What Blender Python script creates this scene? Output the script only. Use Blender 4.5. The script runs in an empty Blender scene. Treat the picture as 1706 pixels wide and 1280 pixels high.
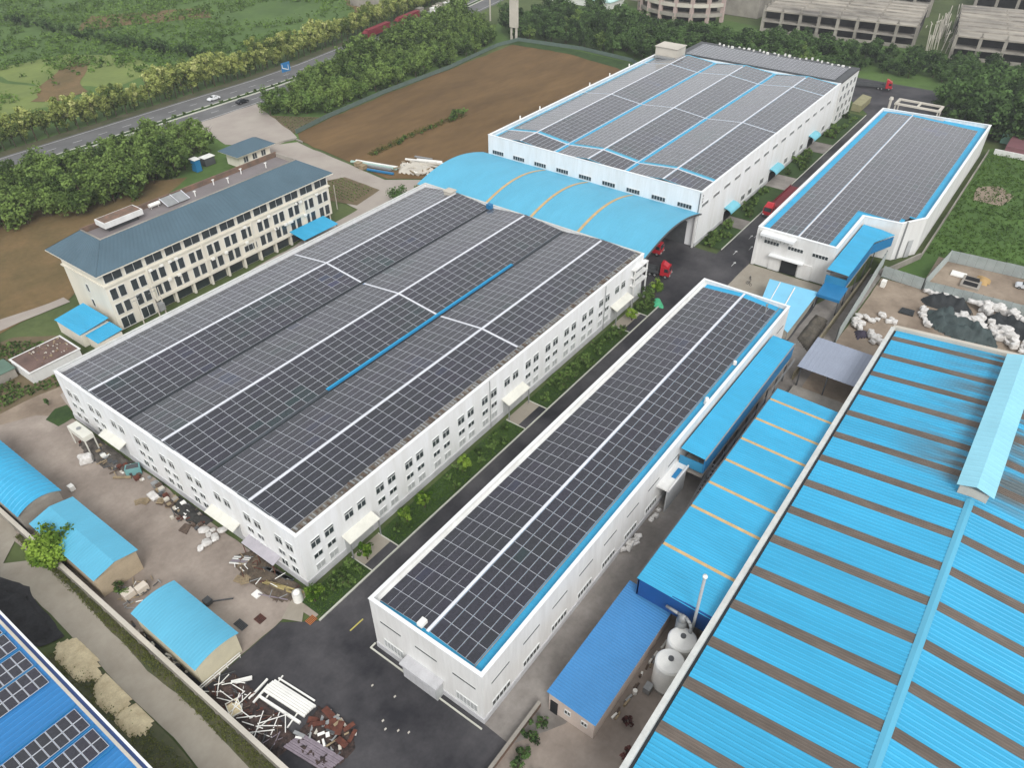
import bpy, bmesh, math, random
from mathutils import Vector, Matrix, noise
R = math.radians
scene = bpy.context.scene
C = scene.collection
rnd = random.Random(7)

# ------------------------------------------------------------------ camera
F_PX, PITCH, ROLL, YAW = 1265.226, 0.671467, -0.006236, 0.640118
CAM = Vector((-36.850, -64.264, 91.394))
fw = Vector((math.cos(YAW)*math.cos(PITCH), math.sin(YAW)*math.cos(PITCH), -math.sin(PITCH)))
rt = fw.cross(Vector((0, 0, 1))).normalized(); up = rt.cross(fw)
r2 = rt*math.cos(ROLL) + up*math.sin(ROLL); u2 = -rt*math.sin(ROLL) + up*math.cos(ROLL)
cd = bpy.data.cameras.new('camera'); cam = bpy.data.objects.new('camera', cd); C.objects.link(cam)
cd.sensor_fit = 'HORIZONTAL'; cd.sensor_width = 36.0; cd.lens = 36.0*F_PX/1706.0
cd.clip_start = 1.0; cd.clip_end = 4000.0
M = Matrix((r2, u2, -fw)).transposed().to_4x4(); M.translation = CAM
cam.matrix_world = M
scene.camera = cam

# ------------------------------------------------------------------ sky, sun, exposure (overcast)
SUN_EL, SUN_AZ = 42.0, 224.0
w = bpy.data.worlds.new('World'); scene.world = w; w.use_nodes = True
nt = w.node_tree; bg = nt.nodes['Background']
sk = nt.nodes.new('ShaderNodeTexSky'); sk.sky_type = 'NISHITA'; sk.sun_disc = False
sk.sun_elevation = R(SUN_EL); sk.sun_rotation = R(SUN_AZ); sk.air_density = 1.0; sk.dust_density = 6.0; sk.ozone_density = 1.0
hs = nt.nodes.new('ShaderNodeHueSaturation'); hs.inputs['Saturation'].default_value = 0.16
cl = nt.nodes.new('ShaderNodeMix'); cl.data_type = 'RGBA'; cl.inputs[0].default_value = 0.62; cl.inputs[7].default_value = (6.6, 6.75, 7.0, 1)   # an even cloud layer veils the sky
nt.links.new(sk.outputs[0], hs.inputs['Color']); nt.links.new(hs.outputs[0], cl.inputs[6]); nt.links.new(cl.outputs[2], bg.inputs[0]); bg.inputs[1].default_value = 0.12
sd = bpy.data.lights.new('sun', 'SUN'); sd.energy = 1.35; sd.angle = R(22); sd.color = (1.0, 0.98, 0.95)
so = bpy.data.objects.new('sun', sd); C.objects.link(so)
sdir = Vector((math.sin(R(SUN_AZ))*math.cos(R(SUN_EL)), math.cos(R(SUN_AZ))*math.cos(R(SUN_EL)), math.sin(R(SUN_EL))))
so.rotation_euler = sdir.to_track_quat('Z', 'Y').to_euler()
vs = scene.view_settings; vs.view_transform = 'Standard'; vs.look = 'None'; vs.gamma = 1.0; vs.exposure = 0.32; vs.use_curve_mapping = False

# ------------------------------------------------------------------ helpers
def lin(c): return tuple(((v/255.0)/12.92 if v <= 10 else (((v/255.0)+0.055)/1.055)**2.4) for v in c)
MATS = {}
def mat(name, rgb, rough=0.8, var=0.15, scale=0.4, spec=0.3, metal=0.0, rgb2=None, fine=6.0, bump=0.0, streak=False, detail=6.0, stretch=None, objvar=0.0):
    """Principled material: base colour mottled by two noises in object space."""
    if name in MATS: return MATS[name]
    m = bpy.data.materials.new(name); m.use_nodes = True; t = m.node_tree; n = t.nodes; l = t.links
    p = n['Principled BSDF']; p.inputs['Roughness'].default_value = rough; p.inputs['Metallic'].default_value = metal
    p.inputs['Specular IOR Level'].default_value = spec
    a = lin(rgb); b = lin(rgb2) if rgb2 else tuple(x*(1-var) for x in a)
    if not rgb2: a = tuple(min(1, x*(1+var)) for x in a)
    geo = n.new('ShaderNodeNewGeometry')
    src = geo.outputs['Position']
    if streak:
        mp = n.new('ShaderNodeMapping'); mp.inputs['Scale'].default_value = (1, 1, 0.12); l.new(src, mp.inputs[0]); src = mp.outputs[0]
    if stretch:
        mp = n.new('ShaderNodeMapping'); mp.inputs['Scale'].default_value = stretch[:3]; mp.inputs['Rotation'].default_value = (0, 0, stretch[3] if len(stretch) > 3 else 0); l.new(src, mp.inputs[0]); src = mp.outputs[0]
    n1 = n.new('ShaderNodeTexNoise'); n1.inputs['Scale'].default_value = scale; n1.inputs['Detail'].default_value = detail; n1.inputs['Roughness'].default_value = 0.62
    l.new(src, n1.inputs['Vector'])
    r1 = n.new('ShaderNodeMapRange'); r1.inputs[1].default_value = 0.34; r1.inputs[2].default_value = 0.66; l.new(n1.outputs[0], r1.inputs[0])
    mx = n.new('ShaderNodeMix'); mx.data_type = 'RGBA'; mx.inputs[6].default_value = (*b, 1); mx.inputs[7].default_value = (*a, 1)
    l.new(r1.outputs[0], mx.inputs[0])
    n2 = n.new('ShaderNodeTexNoise'); n2.inputs['Scale'].default_value = fine; n2.inputs['Detail'].default_value = 3.0; l.new(src, n2.inputs['Vector'])
    r2_ = n.new('ShaderNodeMapRange'); r2_.inputs[1].default_value = 0.25; r2_.inputs[2].default_value = 0.75; r2_.inputs[3].default_value = 1-var*0.6; r2_.inputs[4].default_value = 1+var*0.6
    l.new(n2.outputs[0], r2_.inputs[0])
    mm = n.new('ShaderNodeMix'); mm.data_type = 'RGBA'; mm.blend_type = 'MULTIPLY'; mm.inputs[0].default_value = 1.0
    l.new(mx.outputs[2], mm.inputs[6]); l.new(r2_.outputs[0], mm.inputs[7]); col_ = mm.outputs[2]
    if objvar:
        oi = n.new('ShaderNodeObjectInfo'); ma = n.new('ShaderNodeMapRange'); ma.inputs[3].default_value = 1-objvar; ma.inputs[4].default_value = 1+objvar; l.new(oi.outputs['Random'], ma.inputs[0])
        m3 = n.new('ShaderNodeMix'); m3.data_type = 'RGBA'; m3.blend_type = 'MULTIPLY'; m3.inputs[0].default_value = 1.0; l.new(col_, m3.inputs[6]); l.new(ma.outputs[0], m3.inputs[7]); col_ = m3.outputs[2]
    l.new(col_, p.inputs['Base Color'])
    if bump:
        bp = n.new('ShaderNodeBump'); bp.inputs['Strength'].default_value = bump; bp.inputs['Distance'].default_value = 0.15
        l.new(n2.outputs[0], bp.inputs['Height']); l.new(bp.outputs[0], p.inputs['Normal'])
    MATS[name] = m; return m
def leafmat(name, dark, light, third=None, trans=0.25):
    if name in MATS: return MATS[name]
    m = bpy.data.materials.new(name); m.use_nodes = True; t = m.node_tree; n = t.nodes; l = t.links
    n.remove(n['Principled BSDF'])
    at = n.new('ShaderNodeAttribute'); at.attribute_name = 'tone'
    oi = n.new('ShaderNodeObjectInfo')
    rp = n.new('ShaderNodeValToRGB'); e = rp.color_ramp.elements
    e[0].position = 0.1; e[0].color = (*lin(dark), 1); e[1].position = 0.85; e[1].color = (*lin(light), 1)
    if third: x = e.new(1.0); x.color = (*lin(third), 1)
    ad = n.new('ShaderNodeMath'); ad.operation = 'MULTIPLY_ADD'; ad.inputs[1].default_value = 0.46; ad.inputs[2].default_value = -0.23
    l.new(oi.outputs['Random'], ad.inputs[0])
    a2 = n.new('ShaderNodeMath'); a2.operation = 'ADD'; l.new(at.outputs['Fac'], a2.inputs[0]); l.new(ad.outputs[0], a2.inputs[1])
    l.new(a2.outputs[0], rp.inputs[0])
    d = n.new('ShaderNodeBsdfDiffuse'); tr = n.new('ShaderNodeBsdfTranslucent'); ms = n.new('ShaderNodeMixShader'); ms.inputs[0].default_value = trans
    l.new(rp.outputs[0], d.inputs[0]); l.new(rp.outputs[0], tr.inputs[0]); l.new(d.outputs[0], ms.inputs[1]); l.new(tr.outputs[0], ms.inputs[2])
    l.new(ms.outputs[0], n['Material Output'].inputs[0]); MATS[name] = m; return m

WL = {}     # world location of every object that parents others
def setp(o, label=None, cat=None, group=None, kind=None):
    if label: o['label'] = label
    if cat: o['category'] = cat
    if group: o['group'] = group
    if kind: o['kind'] = kind
    return o
def thing(name, label, cat, loc=(0, 0, 0), rz=0.0, group=None):
    o = bpy.data.objects.new(name, None); C.objects.link(o); o.location = loc; o.rotation_euler = (0, 0, rz)
    o.empty_display_size = 0.2; WL[o] = Vector(loc) if rz == 0 else Vector((0, 0, 0)); return setp(o, label, cat, group)
def link(name, me, parent=None, loc=None, rot=None):
    """parts are modelled in world coordinates (parents without rotation) or in the parent's own frame"""
    o = bpy.data.objects.new(name, me); C.objects.link(o)
    L = Vector(loc) if loc is not None else Vector((0, 0, 0))
    WL[o] = L.copy()
    if parent is not None:
        o.parent = parent; o.location = L - WL[parent]
    else: o.location = L
    if rot: o.rotation_euler = rot
    return o
class MB:
    def __init__(s): s.v = []; s.f = []; s.m = []; s.uv = None
    def add(s, vs_, fs, m=0):
        b = len(s.v); s.v += [tuple(p) for p in vs_]; s.f += [tuple(i+b for i in f) for f in fs]; s.m += [m]*len(fs); return s
    def box(s, x0, x1, y0, y1, z0, z1, m=0):
        if x0 > x1: x0, x1 = x1, x0
        if y0 > y1: y0, y1 = y1, y0
        if z0 > z1: z0, z1 = z1, z0
        return s.add([(x0,y0,z0),(x1,y0,z0),(x1,y1,z0),(x0,y1,z0),(x0,y0,z1),(x1,y0,z1),(x1,y1,z1),(x0,y1,z1)],
                     [(3,2,1,0),(4,5,6,7),(0,1,5,4),(1,2,6,5),(2,3,7,6),(3,0,4,7)], m)
    def quad(s, a, b, c, d, m=0): return s.add([a,b,c,d], [(0,1,2,3)], m)
    def prism(s, pts, z0, z1, m=0):
        n = len(pts); return s.add([(x,y,z0) for x,y in pts]+[(x,y,z1) for x,y in pts], [tuple(range(n-1,-1,-1)), tuple(range(n,2*n))]+[(i,(i+1)%n,n+(i+1)%n,n+i) for i in range(n)], m)
    def beam(s, p0, p1, w_, h_=None, m=0):
        h_ = h_ or w_; p0 = Vector(p0); p1 = Vector(p1); d = (p1-p0).normalized()
        a = d.cross(Vector((0,0,1)));  a = Vector((1,0,0)) if a.length < 1e-3 else a.normalized()
        b = a.cross(d).normalized(); a = a*(w_/2); b = b*(h_/2)
        vs_ = [p+sa*a+sb*b for p in (p0,p1) for sa,sb in ((-1,-1),(1,-1),(1,1),(-1,1))]
        return s.add(vs_, [(0,1,2,3),(7,6,5,4),(0,4,5,1),(1,5,6,2),(2,6,7,3),(3,7,4,0)], m)
    def cyl(s, p0, p1, r0, r1=None, n=10, m=0, caps=True):
        r1 = r0 if r1 is None else r1; p0 = Vector(p0); p1 = Vector(p1); d = (p1-p0).normalized()
        a = d.cross(Vector((0,0,1)));  a = Vector((1,0,0)) if a.length < 1e-3 else a.normalized()
        b = d.cross(a)
        vs_ = [p+(a*math.cos(2*math.pi*i/n)+b*math.sin(2*math.pi*i/n))*r for p,r in ((p0,r0),(p1,r1)) for i in range(n)]
        fs = [(i,(i+1)%n,n+(i+1)%n,n+i) for i in range(n)]
        if caps: fs += [tuple(range(n-1,-1,-1)), tuple(range(n,2*n))]
        return s.add(vs_, fs, m)
    def grid(s, us, vs2, fn, m=0, flip=False):
        b = len(s.v); nu, nv = len(us), len(vs2)
        for u in us:
            for v_ in vs2: s.v.append(tuple(fn(u, v_)))
        for i in range(nu-1):
            for j in range(nv-1):
                q = (b+i*nv+j, b+(i+1)*nv+j, b+(i+1)*nv+j+1, b+i*nv+j+1)
                s.f.append(q[::-1] if flip else q); s.m.append(m)
        return s
    def mesh(s, name, mats):
        me = bpy.data.meshes.new(name); me.from_pydata(s.v, [], s.f)
        for k in (mats if isinstance(mats, (list, tuple)) else [mats]): me.materials.append(k)
        if any(s.m): me.polygons.foreach_set('material_index', s.m)
        me.update(); return me
    def build(s, name, mats, parent=None, loc=None):
        """mesh in world coordinates; its origin is put at loc (default: the base of its box)"""
        if loc is None:
            xs = [p[0] for p in s.v]; ys = [p[1] for p in s.v]; zs = [p[2] for p in s.v]
            loc = ((min(xs)+max(xs))/2, (min(ys)+max(ys))/2, min(zs)) 
            if parent is not None and parent.rotation_euler.z != 0: loc = (0, 0, 0)
        s.v = [(p[0]-loc[0], p[1]-loc[1], p[2]-loc[2]) for p in s.v]
        return link(name, s.mesh(name, mats), parent, loc)
def smooth(o):
    o.data.polygons.foreach_set('use_smooth', [True]*len(o.data.polygons)); return o
def jitter_poly(pts, step=3.0, amp=0.5, seed=0):
    out = []; r = random.Random(seed)
    for i, a in enumerate(pts):
        b = pts[(i+1) % len(pts)]; a = Vector((*a[:2], 0)); b = Vector((*b[:2], 0)); n = max(1, int((b-a).length/step))
        for k in range(n):
            p = a.lerp(b, k/n); q = noise.noise_vector(p*0.15+Vector((seed, 0, 0)))
            out.append((p.x+q.x*amp*1.6+r.uniform(-1, 1)*amp*0.3, p.y+q.y*amp*1.6+r.uniform(-1, 1)*amp*0.3))
    return out
def sheet(name, pts, z, m, kind='structure', jit=0.0, step=3.0, seed=1, parent=None):
    p = jitter_poly(pts, step, jit, seed) if jit else pts
    bm = bmesh.new(); vs_ = [bm.verts.new((x, y, 0)) for x, y in p]; es = [bm.edges.new((vs_[i], vs_[(i+1) % len(vs_)])) for i in range(len(vs_))]
    bmesh.ops.triangle_fill(bm, edges=es, use_beauty=True)
    for f in bm.faces:
        if f.normal.z < 0: f.normal_flip()
    me = bpy.data.meshes.new(name); bm.to_mesh(me); bm.free(); me.materials.append(m)
    o = link(name, me, parent, (0, 0, z))
    if kind: o['kind'] = kind
    return o
def rect(x0, x1, y0, y1): return [(x0, y0), (x1, y0), (x1, y1), (x0, y1)]
def frange(a, b, n): return [a+(b-a)*i/n for i in range(n+1)]
def corr_steps(a, b, pitch):
    """positions and heights of a trapezoidal rib profile between a and b"""
    out = []; n = max(1, int(round((b-a)/pitch))); p = (b-a)/n
    for i in range(n):
        o = a+i*p; out += [(o, 0.0), (o+p*0.60, 0.0), (o+p*0.72, 1.0), (o+p*0.88, 1.0)]
    out.append((b, 0.0)); return out
def corr(mb, a, b, pitch, amp, vs2, fn, m=0, flip=False):
    """ribbed sheet: ribs run along v; fn(u, v) -> point, ribs added in z"""
    st = corr_steps(a, b, pitch)
    nv = len(vs2); base = len(mb.v)
    for u, h in st:
        for v_ in vs2:
            p = fn(u, v_); mb.v.append((p[0], p[1], p[2]+h*amp))
    for i in range(len(st)-1):
        for j in range(nv-1):
            q = (base+i*nv+j, base+(i+1)*nv+j, base+(i+1)*nv+j+1, base+i*nv+j+1)
            mb.f.append(q[::-1] if flip else q); mb.m.append(m)
    return mb

# ------------------------------------------------------------------ materials
white = mat('white_render', (238, 239, 240), 0.75, 0.05, 0.5, rgb2=(225, 225, 223), streak=True, fine=3.0)
white2 = mat('grey_white_render', (229, 229, 227), 0.8, 0.06, 0.5, rgb2=(214, 213, 210), streak=True, fine=3.0)
plinth = mat('plinth_render', (192, 192, 194), 0.85, 0.1, 0.5)
cap = mat('parapet_cap', (236, 238, 238), 0.5, 0.03, 0.6)
capgrey = mat('weathered_cap', (200, 202, 198), 0.7, 0.1, 0.8)
cream = mat('cream_render', (222, 217, 203), 0.85, 0.06, 0.4, streak=True)
canopy_cream = mat('cream_sheet', (219, 218, 207), 0.6, 0.06, 0.7)
blue = mat('blue_sheet', (56, 164, 206), 0.45, 0.06, 0.3, spec=0.4, fine=1.2, stretch=(1, 0.25, 1), objvar=0.04)
blue_l = mat('pale_blue_sheet', (90, 172, 202), 0.5, 0.05, 0.2, spec=0.4, fine=1.2, stretch=(0.3, 1, 1))
blue_d = mat('deep_blue_sheet', (36, 118, 168), 0.45, 0.08, 0.2, spec=0.4)
blue_pv = mat('pv_roof_blue_sheet', (44, 120, 180), 0.45, 0.1, 0.3, spec=0.4, stretch=(0.2, 1, 1))
blue_f = mat('ribbed_blue_sheet', (56, 166, 208), 0.45, 0.07, 0.35, spec=0.4, fine=1.5, stretch=(1, 0.12, 1), objvar=0.05)
brownstrip = mat('aged_skylight', (106, 97, 89), 0.7, 0.16, 0.8, fine=3, stretch=(1, 0.2, 1), objvar=0.08)
orange = mat('faded_skylight', (196, 168, 122), 0.6, 0.12, 0.6)
slate = mat('slate_blue_roof', (80, 102, 114), 0.6, 0.08, 0.2)
dark = mat('dark_opening', (38, 40, 42), 0.9, 0.15, 0.5)
glass = mat('window_glass', (52, 60, 64), 0.15, 0.25, 0.35, spec=0.6)
louver = mat('louvre_grey', (178, 180, 180), 0.7, 0.1, 0.6)
frame_w = mat('window_frame_white', (214, 216, 214), 0.5, 0.05, 1)
alu = mat('panel_frame_alu', (196, 200, 207), 0.45, 0.05, 1.0, metal=0.0, spec=0.5)
ridgew = mat('ridge_cap_white', (222, 224, 230), 0.5, 0.05, 0.4)
deck = mat('roof_deck', (74, 80, 86), 0.6, 0.15, 0.3)
gutter = mat('dark_gutter', (46, 50, 54), 0.8, 0.2, 0.5)
grime = mat('grimy_eave', (128, 122, 112), 0.9, 0.3, 0.5, rgb2=(84, 78, 72), fine=5)
steel = mat('grey_steel', (150, 152, 152), 0.5, 0.12, 0.8, metal=0.2)
steel_d = mat('dark_steel', (80, 82, 84), 0.6, 0.15, 0.8)
whiteplastic = mat('white_plastic', (238, 237, 231), 0.5, 0.05, 0.8)
bagwhite = mat('white_woven_bag', (226, 224, 221), 0.8, 0.1, 1.4, rgb2=(188, 184, 178), bump=0.3)
rust = mat('rusty_steel', (112, 68, 54), 0.9, 0.25, 1.0, rgb2=(78, 48, 42))
wood = mat('weathered_wood', (150, 134, 108), 0.9, 0.2, 1.2)
wood_d = mat('dark_wood', (96, 82, 72), 0.9, 0.25, 1.2)
wood_p = mat('grey_purple_boards', (136, 126, 134), 0.9, 0.15, 1.2)
brick = mat('old_brick', (136, 108, 92), 0.95, 0.2, 0.8, rgb2=(104, 92, 82))
redp = mat('red_truck_paint', (186, 36, 48), 0.35, 0.08, 1.0, spec=0.5)
redd = mat('dull_red_sheet', (126, 46, 54), 0.6, 0.12, 0.6)
rubber = mat('rubber', (30, 30, 31), 0.9, 0.1, 2)
tarp = mat('dark_tarpaulin', (46, 50, 52), 0.6, 0.25, 0.7, bump=0.8)
tarpg = mat('grey_green_tarpaulin', (66, 78, 78), 0.6, 0.25, 0.7, bump=0.8)
conc = mat('bare_concrete', (170, 164, 154), 0.9, 0.14, 0.12, rgb2=(128, 123, 116))
conc_l = mat('pale_concrete', (196, 190, 178), 0.9, 0.1, 0.15)
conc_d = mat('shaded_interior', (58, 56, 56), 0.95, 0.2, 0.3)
fence_m = mat('galvanised_sheet', (166, 174, 172), 0.6, 0.1, 0.5, spec=0.4)
bark = mat('bark', (84, 72, 60), 0.95, 0.2, 2)
# ground
m_base = mat('scrub_ground', (92, 104, 62), 0.95, 0.2, 0.06, rgb2=(70, 84, 48), fine=0.8)
m_yard = mat('dirty_concrete_yard', (172, 160, 149), 0.9, 0.12, 0.07, rgb2=(126, 115, 106), fine=1.6, detail=9)
m_alley = mat('grey_concrete_alley', (154, 148, 142), 0.9, 0.14, 0.12, rgb2=(110, 105, 100), fine=1.6)
m_asph = mat('asphalt', (84, 82, 84), 0.75, 0.16, 0.09, rgb2=(36, 36, 41), fine=2.5, detail=10, spec=0.35)
m_road = mat('public_road_asphalt', (116, 116, 116), 0.85, 0.1, 0.08, rgb2=(98, 98, 98), fine=1.0)
m_path = mat('pale_concrete_path', (162, 155, 142), 0.9, 0.06, 0.2, rgb2=(146, 138, 125), fine=1.5)
m_apron = mat('driveway_concrete', (172, 164, 154), 0.9, 0.06, 0.1, rgb2=(158, 148, 140))
m_dirt = mat('brown_dirt_field', (116, 92, 60), 0.95, 0.2, 0.07, rgb2=(94, 74, 47), fine=0.5, stretch=(0.3, 1, 1, 0.75), detail=9)
m_dirt2 = mat('ploughed_soil', (124, 102, 70), 0.95, 0.18, 0.08, rgb2=(98, 86, 56), fine=0.9)
m_grass = mat('lawn', (62, 84, 42), 0.95, 0.2, 0.25, rgb2=(46, 66, 34), fine=3)
m_meadow = mat('meadow', (84, 114, 52), 0.95, 0.15, 0.07, rgb2=(68, 94, 46), fine=0.9)
m_field = mat('scrub_field', (90, 116, 58), 0.95, 0.2, 0.03, rgb2=(70, 94, 46), fine=0.4)
m_soil = mat('veg_soil', (108, 96, 74), 0.95, 0.15, 0.3)
m_sand = mat('sandy_ground', (162, 147, 130), 0.95, 0.12, 0.12, rgb2=(126, 112, 98), fine=1.2)
m_black = mat('black_slag', (50, 50, 52), 0.9, 0.3, 0.4, fine=3, bump=0.5)
m_chip = mat('wood_chips', (226, 212, 176), 0.95, 0.2, 0.7, rgb2=(198, 182, 148), fine=5, bump=0.15)
m_mark = mat('road_marking', (206, 206, 204), 0.7, 0.1, 0.5)
m_ymark = mat('yellow_marking', (186, 176, 96), 0.7, 0.1, 0.5)
m_kerb = mat('kerb_stone', (198, 198, 186), 0.8, 0.08, 0.4)
# leaves
lf_dark = leafmat('leaf_dark', (44, 60, 38), (98, 126, 74))
lf_mid = leafmat('leaf_mid', (54, 72, 40), (120, 148, 80))
lf_yel = leafmat('leaf_yellow', (86, 104, 54), (176, 184, 106), (198, 200, 136))
lf_bright = leafmat('leaf_bright', (66, 96, 34), (146, 174, 72))
lf_scrub = leafmat('leaf_scrub', (64, 88, 42), (122, 152, 74))
lf_grass = leafmat('grass_blade', (40, 62, 30), (96, 124, 56))

def pv_material():
    m = bpy.data.materials.new('pv_glass'); m.use_nodes = True; t = m.node_tree; n = t.nodes; l = t.links; p = n['Principled BSDF']
    at = n.new('ShaderNodeAttribute'); at.attribute_name = 'tone'
    rp = n.new('ShaderNodeValToRGB'); e = rp.color_ramp.elements
    e[0].position = 0.0; e[0].color = (*lin((18, 44, 46)), 1); e[1].position = 1.0; e[1].color = (*lin((52, 36, 78)), 1)
    for ps, c in ((0.16, (27, 42, 46)), (0.3, (33, 35, 42)), (0.6, (36, 36, 47)), (0.8, (38, 35, 49)), (0.92, (28, 40, 66))):
        x = e.new(ps); x.color = (*lin(c), 1)
    l.new(at.outputs['Fac'], rp.inputs[0])
    uv = n.new('ShaderNodeUVMap'); uv.uv_map = 'UVMap'
    # cell gaps: fine printed lines
    br = n.new('ShaderNodeTexBrick'); br.offset = 0; br.inputs['Scale'].default_value = 1.0
    br.inputs['Mortar Size'].default_value = 0.006; br.inputs['Brick Width'].default_value = 1/12; br.inputs['Row Height'].default_value = 1/6
    br.inputs[1].default_value = (1, 1, 1, 1); br.inputs[2].default_value = (0.86, 0.86, 0.86, 1); br.inputs[3].default_value = (1.7, 1.7, 1.7, 1)
    l.new(uv.outputs[0], br.inputs[0])
    geo = n.new('ShaderNodeNewGeometry'); nz = n.new('ShaderNodeTexNoise'); nz.inputs['Scale'].default_value = 1.7; nz.inputs['Detail'].default_value = 5
    l.new(geo.outputs['Position'], nz.inputs['Vector'])
    mr = n.new('ShaderNodeMapRange'); mr.inputs[1].default_value = 0.3; mr.inputs[2].default_value = 0.7; mr.inputs[3].default_value = 0.78; mr.inputs[4].default_value = 1.25; l.new(nz.outputs[0], mr.inputs[0])
    m1 = n.new('ShaderNodeMix'); m1.data_type = 'RGBA'; m1.blend_type = 'MULTIPLY'; m1.inputs[0].default_value = 1
    l.new(rp.outputs[0], m1.inputs[6]); l.new(br.outputs[0], m1.inputs[7])
    m2 = n.new('ShaderNodeMix'); m2.data_type = 'RGBA'; m2.blend_type = 'MULTIPLY'; m2.inputs[0].default_value = 1
    l.new(m1.outputs[2], m2.inputs[6]); l.new(mr.outputs[0], m2.inputs[7]); l.new(m2.outputs[2], p.inputs['Base Color'])
    p.inputs['Roughness'].default_value = 0.16; p.inputs['Specular IOR Level'].default_value = 0.5; p.inputs['Sheen Weight'].default_value = 0.55; p.inputs['Sheen Roughness'].default_value = 0.35; p.inputs['Coat Weight'].default_value = 0.5; p.inputs['Coat Roughness'].default_value = 0.06
    return m
pvglass = pv_material()
m_slab = mat('stained_slab', (190, 182, 168), 0.95, 0.18, 0.07, rgb2=(104, 100, 95), fine=0.5, stretch=(1, 0.35, 1), detail=9)
lf_wood = leafmat('leaf_wood', (66, 86, 46), (130, 154, 84))
m_pale = mat('pale_green_field', (122, 136, 74), 0.95, 0.12, 0.05, rgb2=(104, 118, 64), fine=0.5)

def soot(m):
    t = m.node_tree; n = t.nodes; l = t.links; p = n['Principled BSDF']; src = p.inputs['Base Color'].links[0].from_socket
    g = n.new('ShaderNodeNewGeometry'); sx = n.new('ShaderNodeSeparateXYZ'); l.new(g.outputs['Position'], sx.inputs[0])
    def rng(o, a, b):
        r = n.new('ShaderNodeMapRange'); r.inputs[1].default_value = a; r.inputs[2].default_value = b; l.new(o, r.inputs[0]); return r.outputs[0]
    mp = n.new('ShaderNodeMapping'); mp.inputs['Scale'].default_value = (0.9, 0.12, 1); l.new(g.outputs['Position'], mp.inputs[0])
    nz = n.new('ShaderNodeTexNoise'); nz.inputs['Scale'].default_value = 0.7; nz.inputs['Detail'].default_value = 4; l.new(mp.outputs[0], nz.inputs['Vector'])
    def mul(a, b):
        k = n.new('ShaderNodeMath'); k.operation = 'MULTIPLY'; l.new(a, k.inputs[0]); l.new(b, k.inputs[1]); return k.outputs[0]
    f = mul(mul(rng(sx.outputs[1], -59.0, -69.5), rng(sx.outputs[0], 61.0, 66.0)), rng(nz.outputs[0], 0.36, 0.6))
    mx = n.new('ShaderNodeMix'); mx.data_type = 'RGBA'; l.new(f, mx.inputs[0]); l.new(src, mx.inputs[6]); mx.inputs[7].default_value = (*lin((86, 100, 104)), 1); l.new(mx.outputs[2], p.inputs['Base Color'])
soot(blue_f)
m_shoulder = mat('weedy_shoulder', (98, 94, 72), 0.95, 0.15, 0.2, rgb2=(72, 80, 54), fine=1)
m_asph2 = mat('dusty_asphalt', (80, 78, 80), 0.8, 0.12, 0.2, rgb2=(64, 63, 66), fine=2.5)
m_asph3 = mat('damp_asphalt', (44, 44, 49), 0.6, 0.12, 0.2, rgb2=(36, 36, 40), fine=2.5)
valley_m = mat('valley_blue', (34, 124, 168), 0.5, 0.1, 0.4)
lf_weed = leafmat('weed', (74, 74, 42), (124, 120, 72))
lf_verge = leafmat('verge_weed', (58, 64, 38), (112, 118, 66))
# ================================================================== ground and setting
sheet('ground', rect(-160, 760, -260, 620), -0.20, m_base)
sheet('field_ground', [(60, 206), (300, 206), (420, 230), (700, 290), (700, 610), (-150, 610), (-150, 206)], -0.14, m_field)
sheet('wood_floor', [(44, 118), (118, 176), (262, 176), (262, 152), (126, 146), (100, 118)], -0.12, m_field, jit=1.2, step=6)
sheet('belt_ground', rect(250, 345, -140, 176), -0.13, m_field, jit=1.0, step=8)
sheet('dirt_field', [(117.5, 136), (112, 92), (118, 84), (128, 66), (230, 66), (252, 92), (256, 120), (254, 148), (168, 146), (136, 143.5), (121, 141)], -0.06, m_dirt, jit=0.7, step=4)
sheet('grass_verge', [(236, 68), (256, 92), (259, 130), (256, 150), (250, 150), (252, 120), (246, 92), (231, 70)], -0.03, m_grass, jit=0.5)
sheet('ploughed_field', [(-60, 101), (20, 103), (46, 121), (78, 141), (40, 170), (-80, 174), (-150, 160), (-150, 101)], -0.10, m_dirt2, jit=0.8, step=5)
sheet('sandy_ground', [(-40, 66), (1.5, 66), (8, 75), (-2, 77), (-22, 78), (-40, 76)], -0.055, m_sand, jit=0.6)
sheet('vegetable_plot', [(-30, 76.5), (-3, 76), (12, 72), (12, 92), (6, 99), (-30, 104)], -0.045, m_soil, jit=0.4)
sheet('factory_yard', [(-19.6, -1.0), (-3.4, -1.0), (-3.2, -4.6), (-0.8, -4.6), (-0.5, 64), (-4, 70), (-20, 78), (-26, 78), (-21.5, 60)], -0.035, m_yard, jit=0.25, step=2)
sheet('office_court', [(0, 63.2), (98, 63.2), (126, 66), (126, 76), (118, 82), (111, 92), (116, 136), (108, 141), (100, 150), (96, 141), (92, 120), (97, 107), (92, 84), (14, 78), (2, 72)], -0.045, m_apron, jit=0.3)
sheet('driveway', [(108, 139.5), (118.5, 138.5), (120.5, 143), (127, 162), (133, 177), (100, 177), (104, 168), (101, 153)], -0.03, m_apron, jit=0.4)
sheet('path_beyond_office', [(-40, 110), (0, 104), (20.5, 102.5), (20.5, 105.5), (2, 108.5), (-40, 115)], -0.04, m_apron, jit=0.4)
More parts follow.
